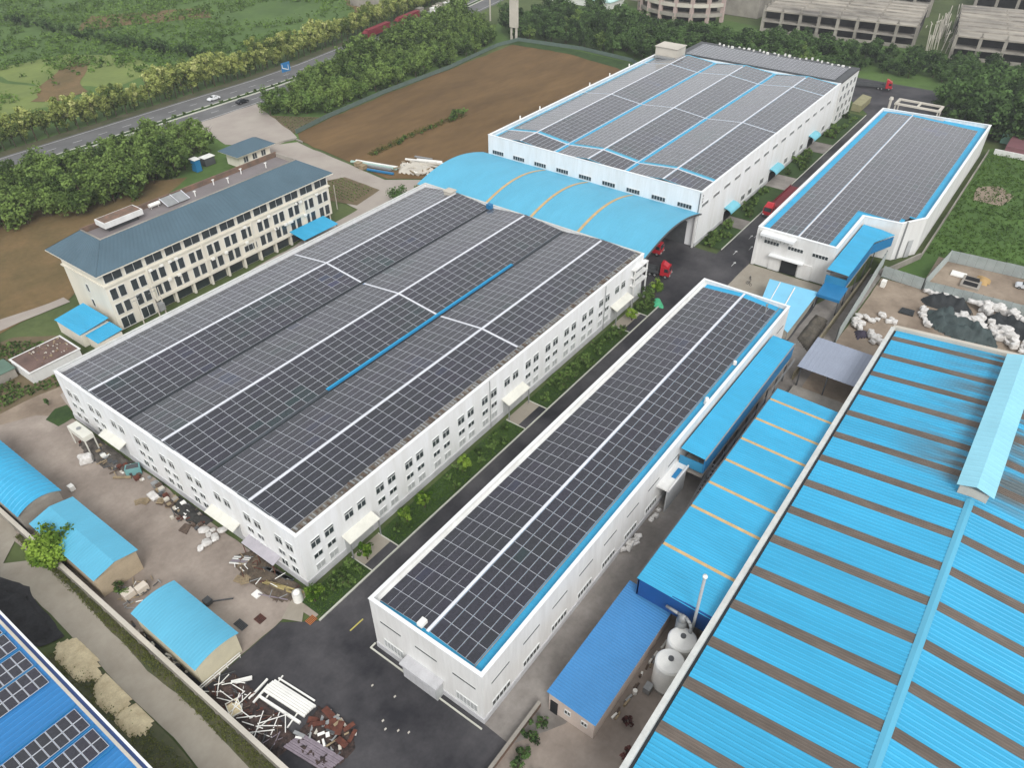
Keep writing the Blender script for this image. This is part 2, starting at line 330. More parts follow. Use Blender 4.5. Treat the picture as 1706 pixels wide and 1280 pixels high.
# public road: two carriageways and a planted median, running along x
road_pts = [(-150, 176), (150, 176), (176, 178), (250, 190), (330, 206), (700, 270)]
def road_band(a, b): return [(x, y+a) for x, y in road_pts]+[(x, y+b) for x, y in reversed(road_pts)]
sheet('road', road_band(0, 25.5), -0.08, m_road)
sheet('road_shoulder', road_band(25.6, 30), -0.085, m_shoulder, jit=0.6, step=6)
def kerb_run(name, pts, w_, h_, m, z0=-0.08):
    mb = MB()
    for (a, b) in zip(pts[:-1], pts[1:]): mb.beam((*a, z0+h_/2), (*b, z0+h_/2), w_, h_, 0)
    o = mb.build(name, m); o['kind'] = 'structure'; return o
kerb_run('median_kerb', [(x, y+10.4) for x, y in road_pts], 0.5, 0.28, m_kerb)
kerb_run('median_kerb', [(x, y+13.0) for x, y in road_pts], 0.4, 0.28, m_kerb)
sheet('median_soil', road_band(10.7, 12.8), 0.05, m_grass)
for off, wd in ((24.2, 0.25), (1.6, 0.22)):
    sheet('road_line', road_band(off, off+wd), -0.055, m_mark)
for off in (6.0, 18.6):
    for i in range(64):
        x = 20+i*4.4
        if i % 2 or x > 250: continue
        y = 176 if x < 150 else 176+(x-150)*2/26 if x < 176 else 178+(x-176)*12/74
        sheet('lane_dash', rect(x, x+3.2, y+off, y+off+0.2), -0.055, m_mark)
# factory asphalt
sheet('asphalt_forecourt', [(-19.4, -1.1), (-12, -1.1), (-6.4, -1.2), (-4.2, -4.0), (-3.0, -5.4), (-2.5, -5.4), (98, -5.4), (98.5, 0), (99, 66), (126.5, 66), (126.5, -5.6), (250, -5.6), (262, 4), (290, 12), (290, -60), (262, -60), (232, -13.5), (126.5, -13.9), (126.5, -32), (112, -34), (97, -33), (-1, -33), (-1, -37.2), (-19.4, -37)], -0.025, m_asph)
sheet('asphalt_forecourt', rect(-19.4, -0.8, -60, -37), -0.025, m_asph)
sheet('alley_concrete', [(-1.0, -32.6), (4, -32.5), (97, -32.7), (101, -33.5), (101, -41), (5, -41), (-1.2, -37.1)], -0.012, m_alley, jit=0.12, step=2)
sheet('side_yard', [(-4.8, -37.2), (5, -37.2), (26, -38), (30, -52), (-40, -54), (-40, -45), (-9, -45)], -0.018, m_yard, jit=0.15)
sheet('forecourt_concrete', [(112.5, -14), (126.6, -14), (126.6, -32.3), (101, -33), (101, -25), (105, -19.5)], -0.006, m_path, jit=0.1)
sheet('waste_ground', [(101, -41.6), (138.5, -41.6), (139, -50), (140, -76), (104, -76), (100, -51), (84, -51), (84, -40.5)], -0.02, m_sand, jit=0.2)
sheet('rough_ground', [(101, -33.3), (118, -33.3), (145, -41), (138, -41.4), (84, -41), (84, -38.5), (97, -38.5)], -0.008, m_alley, jit=0.15)
sheet('fenced_yard', rect(138.8, 157, -95, -50), -0.03, m_sand)
sheet('meadow', [(153, -46.5), (240, -46.5), (250, -60), (250, -200), (157.5, -200), (157.5, -52), (139, -50), (139.5, -42)], -0.05, m_meadow, jit=0.2)
# lanes of paint near hall A and the long hall
sheet('yellow_line', [(-1.6, -10.1), (0.8, -10.2), (0.8, -9.98), (-1.6, -9.9)], -0.01, m_ymark)
for x0 in (10, 24, 38, 52, 66, 80, 92, 104, 140, 156, 172, 188, 204):
    y = -10.1 if x0 < 100 else -9.8
    sheet('lane_dash', rect(x0, x0+2.6, y-0.07, y+0.07), -0.01, m_mark)
for i in range(4): sheet('crossing_bar', rect(92+0.2, 94.6, -12.4+i*1.0, -12.0+i*1.0), -0.01, m_mark)
for (x0, y0) in ((128.5, -9.0), (133, -11.2), (138.5, -8.9), (123, -11.0)):
    sheet('arrow_mark', [(x0, y0), (x0+1.8, y0+0.05), (x0+1.8, y0+0.35), (x0+2.5, y0-0.05), (x0+1.8, y0-0.4), (x0+1.8, y0-0.1), (x0, y0-0.1)], -0.01, m_mark)

# lawns with kerbs beside hall A and hall B
def lawn(x0, x1, y0, y1): sheet('lawn', rect(x0, x1, y0, y1), 0.03, m_grass)
for x0, x1 in ((-2.4, 7.4), (13.2, 46.2), (53.2, 84.0), (91.8, 97.2)): lawn(x0, x1, -5.1, -0.9)
for x0, x1 in ((7.5, 13.1), (46.3, 53.1), (84.1, 91.7)):
    sheet('apron', rect(x0, x1, -3.6, -0.9), 0.02, m_path); sheet('dark_paving', rect(x0, x1, -5.2, -3.62), 0.015, m_asph)
for x0, x1 in ((-3.0, 97.5), (129, 248)):
    y = -5.42 if x0 < 0 else -5.75
    kerb_run('kerb', [(x0, y), (x1, y)], 0.22, 0.24, m_kerb, -0.02)
for xk in (7.45, 13.15, 46.25, 53.15, 84.05, 91.75): kerb_run('kerb', [(xk, -5.25), (xk, -1.0)], 0.14, 0.2, m_kerb, -0.02)
for x0, x1 in ((129, 142), (148, 172), (182, 205), (214, 247)): lawn(x0, x1, -5.5, 0.3)
for x0, x1 in ((142.1, 147.9), (172.1, 181.9), (205.1, 213.9)): sheet('apron', rect(x0, x1, -5.6, 0.4), 0.02, m_alley)
sheet('lawn', [(-3.2, 63.6), (0.0, 63.5), (1.1, 68.2), (-1.0, 69.0), (-3.6, 67.4)], 0.02, m_grass, jit=0.15, step=1)
sheet('slab', [(-4.6, -3.6), (-1.4, -0.9), (-3.0, 0.4), (-5.9, -0.9)], 0.015, m_path)
sheet('path', [(-24.2, 40), (-20.2, 44), (-17.5, 60), (-24, 62), (-29, 40), (-24.5, 30), (-25, 3), (-25.4, -30), (-21.9, -30), (-21.2, 7), (-20.4, 30), (-20.2, 36)], -0.02, m_path, jit=0.25, step=2)
sheet('verge', [(-20.6, 44), (-19.7, 44), (-19.7, -40), (-22.0, -40), (-21.3, 7), (-20.5, 30)], -0.005, m_shoulder, jit=0.25, step=1.5)
sheet('verge', [(-29, 20), (-25.0, 18), (-25.2, 2), (-25.5, -30), (-29.4, -30)], -0.01, m_shoulder, jit=0.3, step=1.5)
sheet('black_slag', [(-29.5, 44), (-26.6, 40), (-24.2, 33), (-25.3, 21), (-28.2, 22), (-29.6, 24)], -0.004, m_black, jit=0.3, step=1)
sheet('black_slag', [(-19.3, 13.5), (-18.2, 12.5), (-17.9, 5), (-18.6, -1), (-19.3, -2)], -0.003, m_black, jit=0.15, step=1)

# ================================================================== solar panels
def pv_template(lx, ly, fr=0.022, th=0.05):
    X, Y = lx/2, ly/2
    v = [(-X,-Y,0),(X,-Y,0),(X,Y,0),(-X,Y,0),(-X,-Y,th),(X,-Y,th),(X,Y,th),(-X,Y,th),(-X+fr,-Y+fr,th),(X-fr,-Y+fr,th),(X-fr,Y-fr,th),(-X+fr,Y-fr,th)]
    f = [(0,1,5,4),(1,2,6,5),(2,3,7,6),(3,0,4,7),(4,5,9,8),(5,6,10,9),(6,7,11,10),(7,4,8,11),(8,9,10,11)]
    return v, f
def pv_mesh(name, items, lx, ly, fr=0.022):
    """items: list of (matrix, tone)"""
    v, f = pv_template(lx, ly, fr); V = []; F = []; MI = []; T = []
    vv = [Vector(p) for p in v]
    for Mx, tone in items:
        b = len(V); V += [tuple(Mx @ p) for p in vv] if Mx is not None else v
        F += [tuple(i+b for i in q) for q in f]; MI += [0]*8+[1]; T += [tone]*9
    me = bpy.data.meshes.new(name); me.from_pydata(V, [], F); me.materials.append(alu); me.materials.append(pvglass)
    me.polygons.foreach_set('material_index', MI)
    a = me.attributes.new('tone', 'FLOAT', 'FACE'); a.data.foreach_set('value', T)
    uvl = me.uv_layers.new(name='UVMap'); uv = [0.0]*(len(me.loops)*2)
    for k in range(len(F)):
        if k % 9 == 8:
            ls = me.polygons[k].loop_start
            for j, (a_, b_) in enumerate(((0,0),(1,0),(1,1),(0,1))): uv[(ls+j)*2] = a_; uv[(ls+j)*2+1] = b_
    uvl.data.foreach_set('uv', uv); me.update(); return me
def tone_at(x, y, s):
    n_ = noise.noise(Vector((x*0.09, y*0.11, s)))*0.62+0.5
    return min(1, max(0, 0.72*n_+0.28*rnd.random()))
def pv_field(parent, places, lx, ly, seed=0, limit=300, fr=0.022):
    """places: (x, y, z, rx, ry). The nearest ones are objects of their own, the rest one part."""
    places = sorted(places, key=lambda p: (Vector(p[:3])-CAM).length)
    var = [pv_mesh('solar_panel', [(None, t)], lx, ly, fr) for t in (0.05, 0.15, 0.3, 0.42, 0.5, 0.6, 0.72, 0.84, 0.95)]
    for p in places[:limit]:
        t = tone_at(p[0], p[1], seed)
        link('solar_panel', var[min(8, int(t*9))], parent, p[:3], rot=(p[3]+rnd.gauss(0, 0.004), p[4]+rnd.gauss(0, 0.003), rnd.gauss(0, 0.0015)))
    rest = places[limit:]
    if rest:
        its = []
        for p in rest:
            Mx = Matrix.Translation(Vector(p[:3])-WL[parent]) @ Matrix.Rotation(p[3]+rnd.gauss(0, 0.004), 4, 'X') @ Matrix.Rotation(p[4]+rnd.gauss(0, 0.003), 4, 'Y')
            its.append((Mx, tone_at(p[0], p[1], seed)))
        o = link('solar_panels', pv_mesh('solar_panels', its, lx, ly, fr), parent, WL[parent]); o['kind'] = 'stuff'
def slope_places(xs, y1, z1, y2, z2, ya, yb, n, lift=0.10):
    """panel centres on the roof plane through (y1,z1),(y2,z2): n columns between ya and yb"""
    A = math.atan((z2-z1)/(y2-y1)); out = []
    for i in range(n):
        y = ya+(yb-ya)*(i+0.5)/n; z = z1+(z2-z1)*(y-y1)/(y2-y1)+lift
        for x in xs: out.append((x, y, z, A, 0.0))
    return out

# ================================================================== windows
WCACHE = {}
def win_meshes(w_, h_, nm, transom, dep, gl):
    k = (round(w_, 2), round(h_, 2), nm, transom, dep, gl.name)
    if k in WCACHE: return WCACHE[k]
    b = min(0.07, h_*0.12); mb = MB()
    mb.box(0, w_, -dep, 0, 0, b).box(0, w_, -dep, 0, h_-b, h_).box(0, b, -dep, 0, b, h_-b).box(w_-b, w_, -dep, 0, b, h_-b)
    top = h_-b
    if transom: top = h_*transom; mb.box(b, w_-b, -dep*0.85, 0, top-0.05, top+0.05)
    for i in range(1, nm+1):
        x = w_*i/(nm+1); mb.box(x-0.045, x+0.045, -dep*0.8, 0, b, top-0.05 if transom else h_-b)
    f = mb.mesh('window', frame_w); p = MB().box(b*0.6, w_-b*0.6, -dep*0.45, -0.005, b*0.6, h_-b*0.6).mesh('pane', gl)
    WCACHE[k] = (f, p); return WCACHE[k]
def window(parent, x, y, z, w_, h_, rot=0.0, nm=1, transom=0.0, dep=0.12, gl=None, name='window'):
    f, p = win_meshes(w_, h_, nm, transom, dep, gl or glass)
    o = link(name, f, parent, (x, y, z), rot=(0, 0, rot))
    q = bpy.data.objects.new('pane', p); C.objects.link(q); q.parent = o
    return o
FX = -math.pi/2      # facade looking towards -x (local x runs to -y)

# ================================================================== hall A: three-gabled hall with solar roof
AX, AY, AH = 97.7, 63.2, 11.0
hA = thing('factory_hall', 'white three-gabled factory hall with dark solar roof, in the middle beside the cream office', 'building', (48.8, 31.6, 0))
mb = MB(); t = 0.35
mb.box(0, AX, 0, t, 1.3, AH).box(0, AX, AY-t, AY, 0, AH).box(0, t, t, AY-t, 1.3, AH).box(AX-t, AX, t, AY-t, 0, AH)
mb.build('wall', white, hA)
MB().box(-0.12, AX, -0.12, 0.2, 0, 1.3).box(-0.12, 0.2, 0.2, AY, 0, 1.3).build('plinth', plinth, hA)
mb = MB(); e = 0.08
mb.box(-e, AX+e, -e, t+e, AH, AH+0.09).box(-e, t+e, t+e, AY-t-e, AH, AH+0.09).build('parapet_cap', cap, hA)
MB().box(-e, AX+e, AY-t-e, AY+e, AH+0.001, AH+0.10).box(AX-t-e, AX+e, t+e, AY-t-e, AH, AH+0.10).build('parapet_cap', capgrey, hA)
RIDGE = [10.15, 31.2, 52.1]; VAL = [0.36, 20.6, 41.5, AY-0.36]; ZR, ZV = 11.40, 10.25
zv = [10.72, ZV, ZV, 10.1]
for k in range(3):
    for (ya, za, yb, zb) in ((VAL[k], zv[k], RIDGE[k], ZR), (RIDGE[k], ZR, VAL[k+1], zv[k+1])):
        MB().quad((t, ya, za), (AX-t, ya, za), (AX-t, yb, zb), (t, yb, zb)).build('roof_deck', deck, hA)
rowsA = [0.5+2.516*(i+0.5) for i in range(21)]+[54.0+2.526*(i+0.5) for i in range(17)]
pl = []
pl += slope_places(rowsA, VAL[0], zv[0], RIDGE[0], ZR, 1.70, RIDGE[0]-0.25, 6)
pl += slope_places(rowsA, RIDGE[0], ZR, VAL[1], zv[1], RIDGE[0]+0.3, VAL[1]-0.55, 7)
pl += slope_places(rowsA, VAL[1], zv[1], RIDGE[1], ZR, VAL[1]+0.45, RIDGE[1]-0.3, 7)
pl += slope_places(rowsA, RIDGE[1], ZR, VAL[2], zv[2], RIDGE[1]+0.3, VAL[2]-0.4, 7)
pl += slope_places(rowsA, VAL[2], zv[2], RIDGE[2], ZR, VAL[2]+0.5, RIDGE[2]-0.3, 7)
pl += slope_places(rowsA, RIDGE[2], ZR, VAL[3], zv[3], RIDGE[2]+0.3, VAL[3]-0.5, 7)
pv_field(hA, pl, 2.485, 1.35, 1)
for y in RIDGE: MB().prism([(t, y-0.2), (AX-t-0.8, y-0.2), (AX-t-0.8, y+0.2), (t, y+0.2)], ZR+0.08, ZR+0.17).build('ridge_cap', ridgew, hA)
for k in range(3):
    for (ya, za, yb, zb) in ((VAL[k]+1.3 if k == 0 else VAL[k]+0.4, zv[k], RIDGE[k]-0.2, ZR), (RIDGE[k]+0.2, ZR, VAL[k+1]-0.4, zv[k+1])):
        sl = (zb-za)/((RIDGE[k]-VAL[k]) if za < zb else (VAL[k+1]-RIDGE[k]))
        MB().quad((53.5, ya, za+0.18), (53.9, ya, za+0.18), (53.9, yb, zb+0.18), (53.5, yb, zb+0.18)).build('walkway', ridgew, hA)
MB().box(t, AX-t, VAL[2]-0.5, VAL[2]+0.42, ZV, ZV+0.10).build('valley_gutter', gutter, hA)
MB().box(t, AX-t, VAL[1]-0.55, VAL[1]+0.1, ZV, ZV+0.08).build('valley_gutter', gutter, hA)
corr(MB(), 0, 0.42, 0.21, 0.08, frange(25, 78, 2), lambda u, v: (v, VAL[1]-0.02+u, ZV+0.20)).build('valley_flashing', valley_m, hA)
corr(MB(), 0, 0.4, 0.2, 0.06, frange(25, 78, 2), lambda u, v: (v, VAL[1]+0.42+u*0.8, ZV+0.24)).build('valley_flashing', blue, hA)
corr(MB(), 0, 0.45, 0.25, 0.06, frange(16, 62, 2), lambda u, v: (v, VAL[2]-0.8+u*0.9, ZV+0.13)).build('valley_flashing', blue_d, hA)
# eave strip along the right-hand wall: grimy gutter with small purlin ends
MB().quad((t, t, 10.80), (AX-t, t, 10.80), (AX-t, 1.85, 10.92), (t, 1.85, 10.92)).build('eave_gutter', grime, hA)
mb = MB()
for i in range(150):
    x = 1+i*0.64+rnd.uniform(-0.15, 0.15)
    if x > AX-1: break
    mb.box(x, x+rnd.uniform(0.12, 0.34), rnd.uniform(0.45, 1.0), rnd.uniform(1.2, 1.85), 10.86, 10.98+rnd.uniform(0, 0.12), rnd.choice((0, 0, 1)))
o = mb.build('bracket_row', [steel, wood_d], hA); o['kind'] = 'stuff'
# right facade: pairs of windows per bay
BAY = 6.45
for i in range(15):
    for j in range(2):
        x = 1.85+i*BAY+j*2.55
        if x > AX-2: continue
        if i < 14: window(hA, x, 0, 6.55, 1.75, 1.7, 0, 1, 0.72)
        if i not in (1, 7, 13) and i < 14:
            window(hA, x+0.05, 0, 4.25, 1.65, 1.05, 0, 1, 0)
            window(hA, x+0.05, 0, 1.75, 1.65, 1.35, 0, 1, 0, gl=louver)
        elif i < 14: pass
for (x0, x1) in ((7.2, 13.4), (46.3, 52.8), (84.4, 91.6)):
    MB().quad((x0, -1.7, 3.75), (x1, -1.7, 3.75), (x1, 0.0, 4.35), (x0, 0.0, 4.35)).quad((x0, -1.7, 3.6), (x0, 0, 4.2), (x1, 0, 4.2), (x1, -1.7, 3.6)).quad((x0, -1.7, 3.6), (x1, -1.7, 3.6), (x1, -1.7, 3.75), (x0, -1.7, 3.75)).build('awning', canopy_cream, hA)
    MB().box(x0+0.3, x1-0.3, -0.14, -0.05, 0.05, 3.4).build('roller_door', louver, hA)
    for xp in (x0+0.2, x1-0.2): MB().box(xp-0.08, xp+0.08, -1.6, -1.44, 0, 3.65).build('awning_post', steel, hA)
# corner balcony ledges at the far right end
for z in (5.3, 7.3, 9.2): MB().box(92.5, 98.3, -1.0, 0.0, z, z+0.25).build('balcony_ledge', white2, hA)
for x in (92.6, 98.0):
    MB().box(x, x+0.25, -0.95, -0.7, 0, 9.2).build('balcony_post', white2, hA)
for z in (5.55, 7.55): window(hA, 93.2, 0, z, 4.2, 1.5, 0, 3, 0)
# left facade
for i in range(9):
    for j in range(2):
        yv = 60.9-i*6.95-j*2.3
        if yv < 2.2: continue
        window(hA, 0, yv, 6.55, 1.6, 1.75, FX, 1, 0.72)
        skip = (i == 2) or (i == 6)
        if not skip:
            window(hA, 0, yv-0.05, 4.1, 1.5, 1.15, FX, 1, 0)
            window(hA, 0, yv-0.05, 1.7, 1.5, 1.4, FX, 1, 0)
for (y0, y1) in ((44.6, 51.0), (14.4, 21.3)):
    MB().quad((-1.5, y0, 3.5), (0, y0, 4.0), (0, y1, 4.0), (-1.5, y1, 3.5)).quad((-1.5, y1, 3.38), (0, y1, 3.88), (0, y0, 3.88), (-1.5, y0, 3.38)).quad((-1.5, y0, 3.38), (-1.5, y0, 3.5), (-1.5, y1, 3.5), (-1.5, y1, 3.38)).build('awning', canopy_cream, hA)
    MB().box(-0.13, -0.04, y0+0.3, y1-0.3, 0.05, 3.3).build('roller_door', louver, hA)
for x in (42.72, 81.4): MB().cyl((x, -0.25, 0), (x, -0.25, 10.9), 0.07, n=6).build('downpipe', steel, hA)
MB().box(94.8, 96.8, 52.2, 54.4, 10.2, 12.2).box(94.6, 97.0, 52.0, 54.6, 12.2, 12.35).build('roof_hatch', conc_l, hA)
MB().box(96.2, 97.3, 41.0, 42.3, 10.3, 11.5).build('rain_hopper', blue_d, hA)

# ================================================================== long hall D (in front)
DX0, DX1, DY0, DY1, DH = -0.94, 96.7, -32.9, -14.7, 10.4
hD = thing('factory_hall', 'long narrow white factory hall with two-slope solar roof edged in blue, nearest to the camera', 'building', (48, -23.8, 0))
mb = MB(); t = 0.35
mb.box(DX0, DX1, DY0, DY0+t, 1.0, DH).box(DX0, DX1, DY1-t, DY1, 0, DH).box(DX0, DX0+t, DY0+t, DY1-t, 1.0, DH).box(DX1-t, DX1, DY0+t, DY1-t, 0, DH).build('wall', white2, hD)
mb = MB(); mb.box(DX0-0.15, DX1, DY0-0.15, DY0+0.2, 0, 1.0).box(DX0-0.15, DX0+0.2, DY0+0.2, DY1, 0, 1.0).build('plinth', plinth, hD)
mb = MB(); mb.box(DX0-e, DX1+e, DY0-e, DY0+t+e, DH, DH+0.09).box(DX0-e, DX1+e, DY1-t-e, DY1+e, DH, DH+0.09).box(DX0-e, DX0+t+e, DY0+t+e, DY1-t-e, DH, DH+0.09).box(DX1-t-e, DX1+e, DY0+t+e, DY1-t-e, DH, DH+0.09).build('parapet_cap', cap, hD)
RD = -23.8; ZRD, ZED = 10.15, 9.45
x0, x1 = DX0+t, DX1-t
corr(MB(), x0, x1, 0.45, 0.07, [DY0+t, RD], lambda u, v: (u, v, ZED+(ZRD-ZED)*(v-DY0-t)/(RD-DY0-t)), flip=False).build('roof_sheet', blue, hD)
corr(MB(), x0, x1, 0.45, 0.07, [RD, DY1-t], lambda u, v: (u, v, ZRD+(ZED-ZRD)*(v-RD)/(DY1-t-RD)), flip=False).build('roof_sheet', blue, hD)
rowsD = [0.05+2.487*(i+0.5) for i in range(38)]
pl = slope_places(rowsD, DY0+t, ZED, RD, ZRD, -31.0, RD-0.25, 5, 0.16)+slope_places(rowsD, RD, ZRD, DY1-t, ZED, RD+0.25, -15.6, 6, 0.16)
pv_field(hD, pl, 2.455, 1.335, 2)
MB().box(x0+0.5, x1-0.3, RD-0.2, RD+0.2, ZRD+0.14, ZRD+0.26).build('ridge_cap', ridgew, hD)
MB().box(x0, x1, DY0+t, DY0+t+0.35, ZED-0.1, ZED+0.12).build('gutter', blue_d, hD)
MB().box(x0, x1, DY1-t-0.62, DY1-t, ZED+0.02, ZED+0.16).build('edge_flashing', white2, hD)
MB().box(x0, x1, -31.22, -31.08, ZED+0.2, ZED+0.3).build('cable_tray', steel, hD)
for i in range(15):
    x = 0.7+i*6.5
    if x+3.7 > DX1-0.6: break
    window(hD, x, DY0, 6.45, 3.7, 0.42, 0, 0, 0, dep=0.03, gl=dark)
    if i != 7: window(hD, x, DY0, 1.35, 3.7, 1.25, 0, 4, 0)
for y in (-16.1, -22.1, -28.2):
    window(hD, DX0, y, 6.5, 3.7, 0.42, FX, 0, 0, dep=0.03, gl=dark)
for y in (-16.3, -28.6): window(hD, DX0, y, 1.5, 3.4, 1.6, FX, 5, 0, gl=louver)
MB().box(-2.5, DX0, -26.6, -20.4, 2.9, 3.2).box(-2.35, DX0, -26.4, -20.6, 3.2, 3.26).build('porch_roof', plinth, hD)
MB().box(-2.2, -2.0, -26.4, -20.6, 0, 2.9, 0).box(-2.0, DX0, -26.4, -26.2, 0, 2.9, 0).box(-2.0, DX0, -20.8, -20.6, 0, 2.9, 0).build('porch_wall', louver, hD)
mb = MB()
for k in range(5): mb.box(-2.24, -2.2, -26.1+k*1.1, -25.15+k*1.1, 0.2, 2.6)
mb.build('folding_door', plinth, hD)
MB().box(-1.9, -1.7, -33.2, -14.1, 0.0, 0.16).box(-1.7, -0.9, -14.3, -14.1, 0.0, 0.16).build('drain_edge', m_kerb, hD)
MB().box(42.8, 50.2, -35.0, DY0, 5.05, 5.35).box(42.8, 50.2, -35.1, -34.9, 5.35, 5.7).build('porch_roof', white2, hD)
MB().box(43.2, 49.8, -34.7, -34.5, 0, 5.05).build('porch_wall', louver, hD)
MB().box(45.8, 48.2, -34.6, -33.9, 5.36, 5.5).build('roof_light', blue_d, hD)
MB().cyl((92.6, -29.6, 9.6), (92.6, -29.6, 11.6), 0.14, n=8).cyl((92.6, -29.6, 11.6), (92.6, -29.6, 11.75), 0.24, n=8).build('vent_pipe', steel, hD)
MB().cyl((73.5, -31.6, 9.7), (73.5, -31.6, 10.4), 0.35, 0.3, n=10).build('roof_vent', whiteplastic, hD)
MB().cyl((60.5, -32.2, 9.7), (60.5, -32.2, 10.9), 0.45, 0.3, n=10).build('roof_vent', whiteplastic, hD)
MB().box(-0.2, 0.9, -23.0, -22.2, 10.3, 10.9).build('inverter_box', whiteplastic, hD)
# ================================================================== hall B (far, tall)
BX0, BX1, BY0, BY1, BH = 126.6, 229.3, 0.55, 65.2, 14.4
hB = thing('factory_hall', 'tall white factory hall at the far end with pale solar roof crossed by cyan aisles', 'building', (178, 33, 0))
mb = MB(); t = 0.4
mb.box(BX0, BX1, BY0, BY0+t, 0.9, BH).box(BX0, BX1, BY1-t, BY1, 0, BH).box(BX0, BX0+t, BY0+t, BY1-t, 0, BH).box(BX1-t, BX1, BY0+t, BY1-t, 0, BH).build('wall', white, hB)
MB().box(BX0, BX1, BY0-0.12, BY0+0.2, 0, 0.9).build('plinth', plinth, hB)
MB().box(BX0-e, BX1, BY0-e, BY0+t+e, BH, BH+0.1).box(BX0-e, BX1, BY1-t-e-0.2, BY1+e, BH, BH+0.1).box(BX0-e, BX0+t+e, BY0+t+e, BY1-t-e-0.2, BH, BH+0.1).build('parapet_cap', cap, hB)
sp = (BY1-BY0)/3; RB = [BY0+sp*(k+0.5) for k in range(3)]; VB = [BY0+0.4, BY0+sp, BY0+2*sp, BY1-0.4]; ZRB, ZVB = 14.85, 13.75
zvb = [13.9, ZVB, ZVB, 13.4]
for k in range(3):
    for (ya, za, yb, zb) in ((VB[k], zvb[k], RB[k], ZRB), (RB[k], ZRB, VB[k+1], zvb[k+1])):
        corr(MB(), BX0+t, BX1-t, 0.9, 0.05, [ya, yb], lambda u, v, ya=ya, za=za, yb=yb, zb=zb: (u, v, za+(zb-za)*(v-ya)/(yb-ya))).build('roof_sheet', blue_l, hB)
def rows(a, b, n): return [a+(b-a)*(i+0.5)/n for i in range(n)]
rowsB = rows(127.2, 134.2, 3)+rows(136.2, 174.8, 16)+rows(175.6, 214.2, 16)+rows(215.0, 227.9, 5)
pl = []
for k in range(3):
    pl += slope_places(rowsB, VB[k], zvb[k], RB[k], ZRB, VB[k]+(0.75 if k else 0.4), RB[k]-0.3, 7, 0.12)
    pl += slope_places(rowsB, RB[k], ZRB, VB[k+1], zvb[k+1], RB[k]+0.3, VB[k+1]-(0.6 if k < 2 else 1.2), 7, 0.12)
pv_field(hB, pl, 2.36, 1.33, 3)
for y in RB: MB().box(BX0+t, 226, y-0.2, y+0.2, ZRB+0.10, ZRB+0.2).build('ridge_cap', ridgew, hB)
for y in VB[1:3]:
    MB().box(BX0+t, 227, y-0.22, y+0.22, ZVB+0.02, ZVB+0.1).build('valley_gutter', blue, hB)
    MB().box(BX0+t, 227, y+0.45, y+0.62, ZVB+0.12, ZVB+0.22).build('cable_tray', ridgew, hB)
def aisle(x0, x1, m):
    for k in range(3):
        for (ya, za, yb, zb) in ((VB[k], zvb[k], RB[k], ZRB), (RB[k], ZRB, VB[k+1], zvb[k+1])):
            MB().quad((x0, ya, za+0.13), (x1, ya, za+0.13), (x1, yb, zb+0.13), (x0, yb, zb+0.13)).build('walkway', m, hB)
aisle(134.4, 134.8, ridgew); aisle(175.0, 175.4, ridgew); aisle(214.4, 214.8, ridgew)
for i in range(16):
    x = 127.4+i*6.47
    if x < 222: window(hB, x, BY0, 10.1, 3.7, 0.95, 0, 4, 0)
for x in (154.3, 159, 167.5, 186, 192.5, 199, 219): window(hB, x, BY0, 1.6, 2.6, 1.6, 0, 2, 0)
for i in range(9): window(hB, BX0, 6.5+i*7.15, 9.4, 3.85, 1.15, FX, 4, 0)
for x0, x1 in ((143, 149), (174, 180.5), (206, 212)):
    arc = frange(0, math.pi/2, 6)
    MB().grid([x0, x1], arc, lambda u, a: (u, BY0-2.2*math.sin(a), 2.9+1.2*math.cos(a)), flip=True).grid([x0, x1], arc, lambda u, a: (u, BY0-2.1*math.sin(a), 2.8+1.15*math.cos(a))).build('awning', mat('cyan_sheet', (120, 190, 206), 0.5, 0.06, 0.4), hB)
    MB().box(x0+0.5, x1-0.5, BY0-0.16, BY0-0.05, 0.05, 2.8).build('doorway', dark, hB)
MB().box(126.42, 126.55, 3.2, 12.6, 0.05, 6.2).build('roller_door', steel_d, hB)
MB().box(126.42, 126.55, 17, 27, 0.05, 6.2).build('roller_door', steel_d, hB)
# marks on the corner: three stacked dark characters too small to read
mb = MB()
for z in (13.2, 12.4, 11.6):
    mb.box(127.35, 127.75, BY0-0.03, BY0-0.005, z+0.12, z+0.2).box(127.3, 127.8, BY0-0.03, BY0-0.005, z-0.05, z+0.03).box(127.5, 127.6, BY0-0.034, BY0-0.006, z-0.25, z+0.3).box(127.35, 127.7, BY0-0.03, BY0-0.005, z-0.25, z-0.17)
mb.build('painted_characters', dark, hB)
MB().cyl((BX0-0.15, BY0+0.3, 3), (BX0-0.15, BY0+0.3, 14.2), 0.09, n=6).build('downpipe', steel_d, hB)
# end block of hall B with its own flat solar roof
MB().box(BX1, 248, 0.4, 58.5, 0, 14.2).build('end_block', white2, hB)
MB().box(BX1-0.1, 248.2, 0.3, 58.7, 14.2, 14.75).build('roof_edge', steel_d, hB)
pv_field(hB, [(230.9+i*2.45, 3.6+j*1.36, 14.95+0.02*i, 0.0, -0.03) for i in range(6) for j in range(39)], 2.35, 1.28, 4, limit=0)
for j in range(4):
    for z in (10.9, 7.6, 4.3, 1.3): window(hB, 231.5+j*4.1, 0.4, z, 2.2, 1.9, 0, 1, 0)
MB().box(222.5, 229.2, 56.0, 64.4, 13.0, 17.6).box(222.2, 229.5, 55.7, 64.7, 17.6, 17.8).build('stair_house', conc_l, hB)
MB().box(220.5, 222.3, 56.5, 63.5, 14.4, 14.9).build('plant_box', steel, hB)
mb = MB()
for i in range(26):
    x, y = 246.2+rnd.uniform(-1.2, 1.2), 3+i*1.9; mb.box(x, x+rnd.uniform(0.3, 0.8), y, y+rnd.uniform(0.3, 0.9), 14.9, 15.2+rnd.uniform(0, 0.5))
